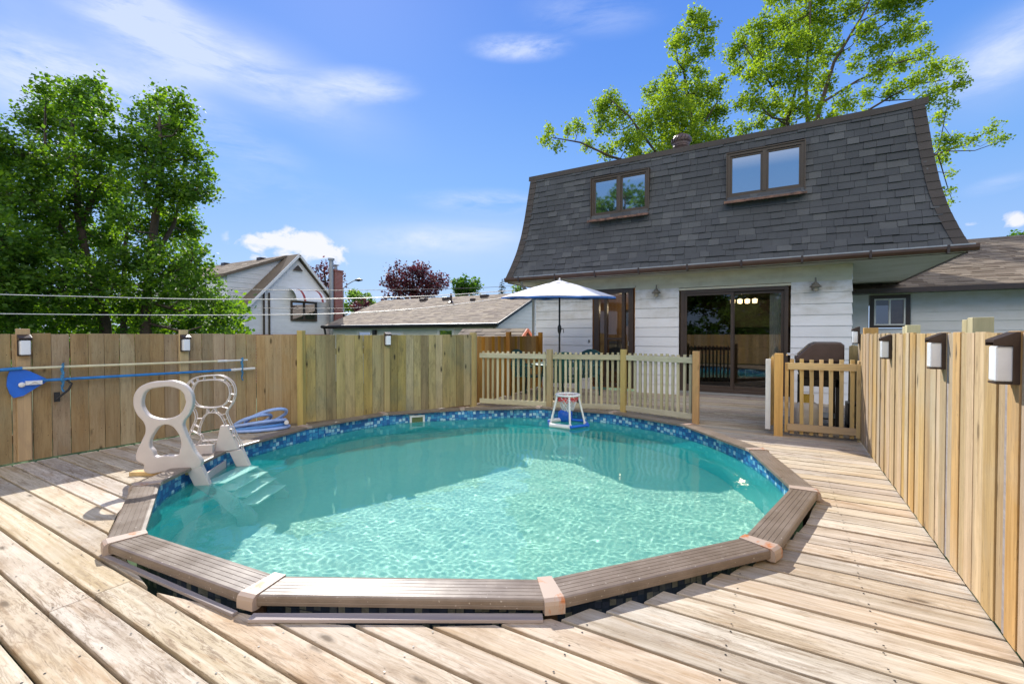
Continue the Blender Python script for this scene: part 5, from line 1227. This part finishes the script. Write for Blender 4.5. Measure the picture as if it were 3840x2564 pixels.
wire([(-1200, 560, 14), (-60, 632, 15), (200, 650, 16), (500, 664, 18), (800, 667, 22), (1100, 661, 28), (1230, 652, 32)], .012, M['wired'], 'thin dark wire above the white cables', 'thin distant wires')
wire([(-1200, 640, 14), (-60, 690, 15), (300, 700, 18), (600, 707, 20), (800, 708, 22), (900, 700, 24)], .010, M['wired'], 'thin dark wire between the two white cables', 'thin distant wires')

# ------------------------------------------------------------------ trees
def tree(name, label, cat, base, limbs, clumps, leaf, dens, mleaf, mbark, seed, sub=.22, group=None, twigs=True, d=14, squash=1, grp_leaf=11, depth=1.0):
    rg = np.random.RandomState(seed); rp = random.Random(seed)
    t__ = thing(name, label, cat, base, 0, group)
    b_ = MB(); nodes = []
    for lp in limbs:
        b_.tube([Vector(p_[:3]) for p_ in lp], [p_[3] for p_ in lp], 7, rnd=rp.random())
        for i in range(len(lp)-1):
            for k in range(5): nodes.append((Vector(lp[i][:3]).lerp(Vector(lp[i+1][:3]), k/5), lp[i][3]+(lp[i+1][3]-lp[i][3])*k/5))
    cents = []
    for (c__, r_) in clumps:
        c__ = Vector(c__); q, rr = min(nodes, key=lambda z_: (z_[0]-c__).length+max(0, z_[0].z-c__.z)*1.2)
        if twigs:
            mid = q.lerp(c__, .5)+Vector((rp.uniform(-.1, .1), rp.uniform(-.1, .1), -.12*(q-c__).length)); r0 = min(rr*.6, .010+.015*(q-c__).length)
            b_.tube([q, mid, c__], [r0, r0*.7, r0*.35], 5)
        ns = max(3, int(dens*(r_/sub)**2.2))
        for _ in range(ns):
            v_ = rg.normal(size=3); v_ /= np.linalg.norm(v_); rad = r_*(rg.rand()**.42)*(1.0 if rg.rand() > .12 else 1.28); v_ = v_*rad; v_[2] *= squash
            s__ = np.array(c__)+v_; cents.append(s__)
            if twigs and rg.rand() < .25: b_.tube([c__, c__.lerp(Vector(s__), .55)+Vector((0, 0, -.04)), Vector(s__)], [.010, .007, .004], 3)
    b_.build('trunk', mbark, t__)
    cents = np.array(cents); m_ = len(cents)
    cc = np.repeat(cents, grp_leaf, 0)+rg.normal(size=(m_*grp_leaf, 3))*sub*.42
    n__ = len(cc); nrm = rg.normal(size=(n__, 3)); nrm[:, 2] = np.abs(nrm[:, 2])+.5; nrm /= np.linalg.norm(nrm, axis=1)[:, None]
    u_ = np.cross(nrm, rg.normal(size=(n__, 3))); u_ /= np.linalg.norm(u_, axis=1)[:, None]; v_ = np.cross(nrm, u_)
    s__ = leaf*(.6+.8*rg.rand(n__))[:, None]; u_ *= s__*.5; v_ *= s__*.42
    tip = -nrm*s__*.10
    V = np.empty((n__*4, 3)); V[0::4] = cc-u_+tip; V[1::4] = cc-v_; V[2::4] = cc+u_+tip; V[3::4] = cc+v_
    V -= np.array(WM[t__].translation)
    me_ = bpy.data.meshes.new('crown'); me_.vertices.add(n__*4); me_.vertices.foreach_set('co', V.ravel()); me_.loops.add(n__*4); me_.loops.foreach_set('vertex_index', np.arange(n__*4, dtype=np.int32))
    me_.polygons.add(n__); me_.polygons.foreach_set('loop_start', np.arange(0, n__*4, 4, dtype=np.int32)); me_.polygons.foreach_set('loop_total', np.full(n__, 4, dtype=np.int32)); me_.update(calc_edges=True)
    cl = np.repeat(rg.rand(m_)**1.5, grp_leaf)*.65+rg.rand(n__)*.35
    at_ = me_.attributes.new('rnd', 'FLOAT', 'FACE'); at_.data.foreach_set('value', cl.astype(np.float32)); me_.materials.append(mleaf)
    o_ = bpy.data.objects.new('crown', me_); COL.objects.link(o_); o_.parent = t__
    return t__
def limb(lst, d_): return [(*P(px, py, d_+dd), r_*(.62 if d_ == 25 else 1)) for px, py, dd, r_ in lst]
def clump(lst, d_, seed, spread=1.6):
    rg = random.Random(seed); o_ = []
    for px, py, pr_ in lst:
        dd = rg.uniform(-1, 1)*spread; o_.append((P(px, py, d_+dd), pr_/FP*d_))
    return o_
dA = 14.0
tree('linden_tree', 'tall leafy green tree behind the left fence, second from the picture edge', 'tree', (*P(245, 760, dA)[:2], GZ),
     [limb([(246, 861, 0, .17), (242, 740, 0, .15), (205, 620, 0, .12), (185, 500, 0, .10), (178, 380, 0, .07), (172, 250, 0, .03)], dA), limb([(205, 620, 0, .10), (140, 520, -.5, .07), (110, 380, -.5, .05), (112, 250, -.5, .02)], dA), limb([(190, 520, 0, .08), (235, 420, .4, .05), (240, 280, .4, .02)], dA)],
     clump([(115, 205, 24), (112, 245, 34), (170, 205, 26), (180, 235, 40), (232, 195, 20), (228, 235, 40), (85, 290, 42), (150, 290, 55), (225, 300, 48), (70, 365, 52), (145, 370, 58), (220, 375, 52), (262, 350, 25), (60, 450, 62), (150, 460, 60), (235, 450, 52), (80, 545, 70), (170, 545, 62), (240, 540, 48), (60, 640, 75), (150, 640, 68), (230, 640, 52), (110, 720, 62), (190, 725, 48)], dA, 1),
     .105, 9.5, M['leaf_l'], M['bark'], 11, group='leafy trees behind the left fence')
tree('linden_tree', 'tall leafy green tree behind the left fence nearest the white gabled house', 'tree', (*P(335, 760, dA)[:2], GZ),
     [limb([(338, 861, 0, .16), (334, 740, 0, .15), (345, 620, 0, .12), (362, 480, 0, .10), (375, 390, 0, .08), (372, 270, 0, .03)], dA), limb([(350, 600, 0, .09), (400, 520, .4, .06), (430, 400, .4, .03)], dA), limb([(286, 861, .6, .10), (284, 700, .6, .09), (290, 560, .6, .05), (310, 450, .6, .03)], dA)],
     clump([(372, 228, 24), (345, 245, 26), (405, 240, 28), (432, 268, 24), (325, 290, 30), (375, 290, 42), (425, 305, 40), (345, 350, 48), (400, 360, 50), (450, 355, 34), (475, 400, 26), (335, 425, 52), (400, 440, 58), (455, 440, 40), (345, 510, 55), (410, 520, 55), (440, 520, 30), (480, 440, 16), (330, 600, 50), (395, 610, 58), (445, 595, 36), (450, 660, 44), (380, 680, 55), (490, 690, 38), (510, 735, 34), (440, 735, 44), (300, 690, 44), (340, 740, 40), (270, 600, 34), (280, 500, 30), (275, 420, 26), (268, 350, 22), (285, 340, 20), (262, 470, 30), (255, 560, 36), (262, 650, 36)], dA, 2),
     .105, 9.5, M['leaf_l'], M['bark'], 12, group='leafy trees behind the left fence')
tree('linden_tree', 'brighter green tree cut off by the left picture edge', 'tree', (*P(-40, 760, 13)[:2], GZ),
     [limb([(-40, 870, 0, .18), (-35, 620, 0, .13), (-30, 400, 0, .05)], 13), limb([(-35, 600, 0, .08), (20, 480, 0, .04)], 13)],
     clump([(-10, 325, 44), (25, 380, 44), (-60, 380, 60), (0, 450, 58), (-60, 520, 70), (10, 545, 60), (-20, 640, 70), (30, 660, 50), (-60, 710, 70), (20, 730, 56)], 13, 3),
     .105, 9.5, M['leaf_l'], M['bark'], 13, group='leafy trees behind the left fence')
dR = 25
tree('maple_tree', 'narrow upright bright green tree behind the middle of the mansard roof', 'tree', (*P(1585, 700, dR)[:2], GZ),
     [limb([(1600, 860, 0, .30), (1602, 380, 0, .22), (1575, 240, 0, .15), (1562, 150, 0, .09), (1590, 50, 0, .03)], dR), limb([(1600, 400, 0, .15), (1500, 350, -.6, .11), (1440, 270, -.6, .07), (1395, 230, -.6, .03)], dR),
      limb([(1500, 390, -.5, .13), (1400, 362, -.8, .10), (1330, 330, -.8, .07), (1262, 318, -.8, .03)], dR), limb([(1590, 320, 0, .10), (1640, 240, .5, .06), (1650, 180, .5, .03)], dR)],
     clump([(1592, 45, 24), (1612, 70, 24), (1560, 95, 26), (1615, 115, 24), (1545, 112, 18), (1572, 150, 26), (1600, 175, 22), (1530, 185, 22), (1490, 215, 22), (1535, 225, 34), (1580, 225, 34), (1625, 215, 28), (1645, 195, 16), (1510, 265, 38), (1560, 275, 44), (1615, 270, 38), (1645, 260, 24), (1470, 300, 34), (1530, 330, 45), (1600, 330, 45), (1640, 320, 30), (1395, 235, 26), (1375, 262, 28), (1415, 268, 28), (1370, 300, 18), (1440, 325, 30), (1400, 300, 18), (1325, 292, 18), (1300, 310, 14), (1262, 300, 12), (1250, 322, 16), (1275, 340, 12), (1345, 335, 18), (1390, 350, 22), (1460, 360, 32), (1540, 370, 40)], dR, 4, 1.8),
     .125, 8.5, M['leaf_r'], M['bark'], 14, sub=.27, grp_leaf=13, group='big trees behind the mansard roof')
tree('maple_tree', 'largest bright green tree, drooping over the right end of the mansard roof', 'tree', (*P(1850, 700, dR)[:2], GZ),
     [limb([(1855, 860, 0, .40), (1850, 380, 0, .30), (1872, 260, 0, .20), (1905, 150, 0, .13), (1965, 50, 0, .09), (2010, -40, 0, .05)], dR), limb([(1850, 330, 0, .2), (1842, 200, 0, .13), (1850, 60, 0, .07), (1850, -40, 0, .04)], dR), limb([(1820, 400, 0, .2), (1800, 280, -.5, .15), (1830, 170, -.5, .09), (1805, 80, -.5, .04)], dR),
      limb([(1880, 240, 0, .12), (1960, 190, .5, .09), (2050, 150, .5, .06), (2130, 130, .5, .03)], dR), limb([(1870, 290, 0, .14), (1980, 260, 1, .10), (2080, 200, 1, .07), (2150, 190, 1, .04)], dR), limb([(1805, 270, 0, .10), (1750, 180, 0, .07), (1700, 110, 0, .03)], dR),
      limb([(1880, 420, 0, .2), (2080, 380, 0, .14), (2160, 350, 0, .08), (2230, 325, 0, .03)], dR), limb([(1960, 60, 0, .06), (2060, 10, 0, .04), (2110, 5, 0, .02)], dR), limb([(1800, 290, 0, .08), (1740, 260, 0, .05), (1690, 250, 0, .02)], dR)],
     clump([(1700, 105, 28), (1675, 130, 20), (1740, 75, 34), (1735, 130, 34), (1790, 60, 36), (1845, 40, 40), (1800, 115, 38), (1850, 110, 38), (1890, 60, 36), (1895, 130, 30), (1685, 165, 20), (1720, 180, 26), (1770, 170, 34), (1830, 180, 36), (1880, 195, 28), (1690, 240, 20), (1725, 235, 26), (1770, 245, 26), (1820, 250, 28), (1740, 280, 24), (1790, 290, 24), (1860, 260, 22), (1940, 30, 30), (1975, 80, 24), (2010, 20, 24), (2050, 25, 26), (2095, 12, 20), (2075, 60, 18), (2015, 110, 26), (2060, 90, 22), (2100, 85, 20), (1955, 150, 22), (2010, 165, 26), (2060, 150, 26), (2110, 130, 20), (2090, 190, 24), (2140, 165, 22), (2180, 160, 18), (2040, 210, 22), (1980, 220, 20), (2150, 210, 20), (2190, 195, 18), (2120, 235, 22), (2165, 240, 14), (1930, 240, 24), (1900, 280, 20), (1960, 270, 14), (2145, 275, 16), (2165, 330, 22), (2155, 365, 18), (2175, 400, 10), (2170, 440, 10), (2180, 465, 8), (2200, 330, 14), (2225, 325, 12), (2262, 298, 14), (2275, 320, 14), (2295, 325, 8), (1700, 300, 22), (1800, -20, 45), (1880, -20, 45), (1960, -30, 40), (2050, -30, 40)], dR, 5, 2.2),
     .125, 8.5, M['leaf_r'], M['bark'], 15, sub=.27, grp_leaf=13, group='big trees behind the mansard roof')
dP = 38
def small_tree(name, label, px, py, wpx, hpx, d_, leaf, mleaf, seed, dens=5, group=None, sub=.35, n=14, gl=10):
    rg = random.Random(seed); cl = []
    for k in range(n):
        a_ = rg.uniform(0, 2*math.pi); q = math.sqrt(rg.random())*.72; cl.append((px+wpx*q*math.cos(a_), py+hpx*q*math.sin(a_), min(wpx, hpx)*rg.uniform(.28, .42)))
    lb = [limb([(px, 860, 0, .25), (px, py+hpx, 0, .2), (px+2, py, 0, .1), (px, py-hpx*.6, 0, .03)], d_)]
    for s__ in (-1, 1): lb.append(limb([(px, py+hpx*.7, 0, .12), (px+s__*wpx*.35, py+hpx*.1, 0, .08), (px+s__*wpx*.6, py-hpx*.35, 0, .03)], d_))
    tree(name, label, 'tree', (*P(px, 760, d_)[:2], GZ), lb, clump(cl, d_, seed, wpx/FP*d_*.5), leaf, dens, mleaf, M['bark'], seed, sub=sub, group=group, grp_leaf=gl)
small_tree('purple_maple', 'wide purple-leaved tree above the bungalow ridge', 945, 655, 96, 60, dP, .2, M['leaf_p'], 21, 2.6, 'purple-leaved trees beyond the bungalow', n=34)
small_tree('purple_maple', 'purple-leaved tree behind the brick chimney of the white gabled house', 745, 655, 46, 60, dP, .2, M['leaf_p'], 22, 3.2, 'purple-leaved trees beyond the bungalow', n=14)
small_tree('round_tree', 'round mid green tree behind the bungalow ridge beside the purple one', 1068, 660, 36, 34, 42, .25, M['leaf_g'], 23, 6)
small_tree('low_tree', 'low pale green tree right of the street lamp pole', 822, 695, 42, 32, 50, .3, M['leaf_y'], 24, 5)
small_tree('round_tree', 'yellowish green tree glimpsed under the left end of the gutter', 1192, 664, 18, 14, 45, .25, M['leaf_y'], 25, 5, n=8)
small_tree('round_tree', 'green tree top above the brown roof at the right picture edge', 2350, 560, 46, 34, 40, .25, M['leaf_g'], 26, 6)
small_tree('purple_maple', 'low purple-leaved tree between the street lamp and the bungalow roof', 840, 715, 60, 30, 40, .2, M['leaf_p'], 27, 4, 'purple-leaved trees beyond the bungalow', n=14)
# spruce
sb = P(1151, 760, 44); st_ = thing('spruce_tree', 'dark pointed spruce tip beside the left end of the mansard gutter', 'tree', (sb.x, sb.y, GZ))
tpz = P(1151, 640, 44).z; b = MB(); b.tube([(sb.x, sb.y, GZ), (sb.x, sb.y, tpz)], [.2, .02], 6); b.build('trunk', M['bark'], st_)
b = MB()
for k in range(420):
    t__ = random.random()**.7; z_ = tpz-t__*4.2; r_ = .12+t__*1.0; a_ = random.uniform(0, 6.283); dv = Vector((math.cos(a_), math.sin(a_), 0)); sd_ = Vector((-dv.y, dv.x, 0))
    c_ = Vector((sb.x, sb.y, z_)); e_ = c_+dv*r_*random.uniform(.7, 1.15)+Vector((0, 0, -.25*r_)); b.add([c_, e_-sd_*.09, e_+dv*.12, e_+sd_*.09], [(0, 1, 2, 3)])
b.build('crown', M['leaf_s'], st_)
# understory behind the left fence
hb = thing('hedge', 'dark leafy hedge filling the gap under the trees behind the left fence', 'hedge', (*P(200, 760, 15.5)[:2], GZ))
rg = np.random.RandomState(5); cc = []
for k in range(1500):
    px = rg.uniform(-120, 560); py = rg.uniform(690, 860); cc.append(P(px, py, 16.5+rg.uniform(-1, 1)))
b = MB()
for c_ in cc:
    for j in range(7):
        q = c_+Vector(rg.normal(size=3)*.2); u_ = Vector(rg.normal(size=3)).normalized()*.09; v_ = u_.orthogonal().normalized()*.07; b.add([q-u_, q-v_, q+u_, q+v_], [(0, 1, 2, 3)], rg.rand())
b.build('foliage', M['leaf_l'], hb)
# what the window glass reflects: the yard behind the viewer
rgb = random.Random(4)
tree('garden_tree', 'tall leafy tree behind the viewer, mirrored in the left mansard window', 'tree', (-10.7, -14, GZ), [[(-10.7, -14, GZ, .3), (-10.7, -14, 6, .2), (-10.7, -14, 12, .05)]], [((-10.7+rgb.uniform(-2.6, 2.6), -14+rgb.uniform(-2, 2), 9.8+rgb.uniform(-3, 2.2)), rgb.uniform(.8, 1.2)) for _ in range(18)], .3, 4, M['leaf_g'], M['bark'], 31, sub=.45)
tree('garden_bush', 'broad green bush behind the viewer, mirrored in the patio door', 'bush', (-.9, -8.5, GZ), [[(-.9, -8.5, GZ, .1), (-.9, -8.5, 2, .03)]], [((-.9+rgb.uniform(-1.6, 1.8), -8.5+rgb.uniform(-.8, .8), 1.5+rgb.uniform(-1.5, 1.3)), rgb.uniform(.5, .8)) for _ in range(16)], .14, 4, M['leaf_y'], M['bark'], 32, sub=.3)
for k, (tx, tz) in enumerate(((-6.5, 4.2), (-2.2, 5.0), (3.0, 4.6))):
    tree('garden_tree', ('low dark tree behind the viewer at the left side of the yard', 'low dark tree behind the viewer in the middle of the yard', 'low dark tree behind the viewer at the right side of the yard')[k], 'tree', (tx, -16, GZ), [[(tx, -16, GZ, .2), (tx, -16, 2, .12), (tx, -16, tz, .04)]], [((tx+rgb.uniform(-2.4, 2.4), -16+rgb.uniform(-1, 1), tz-1+rgb.uniform(-3.5, 2.0)), rgb.uniform(.7, 1.1)) for _ in range(22)], .26, 4, M['leaf_g'], M['bark'], 41+k, sub=.4, group='trees behind the viewer')
f6, L6 = fence_frame('board_fence', 'board fence closing the deck behind the viewer, mirrored in the patio door', (.845, -1.75), (-6.61, -1.75))
boards(f6, L6, (.13, .145), (.002, .006), 1.31, M['gate'], 1)
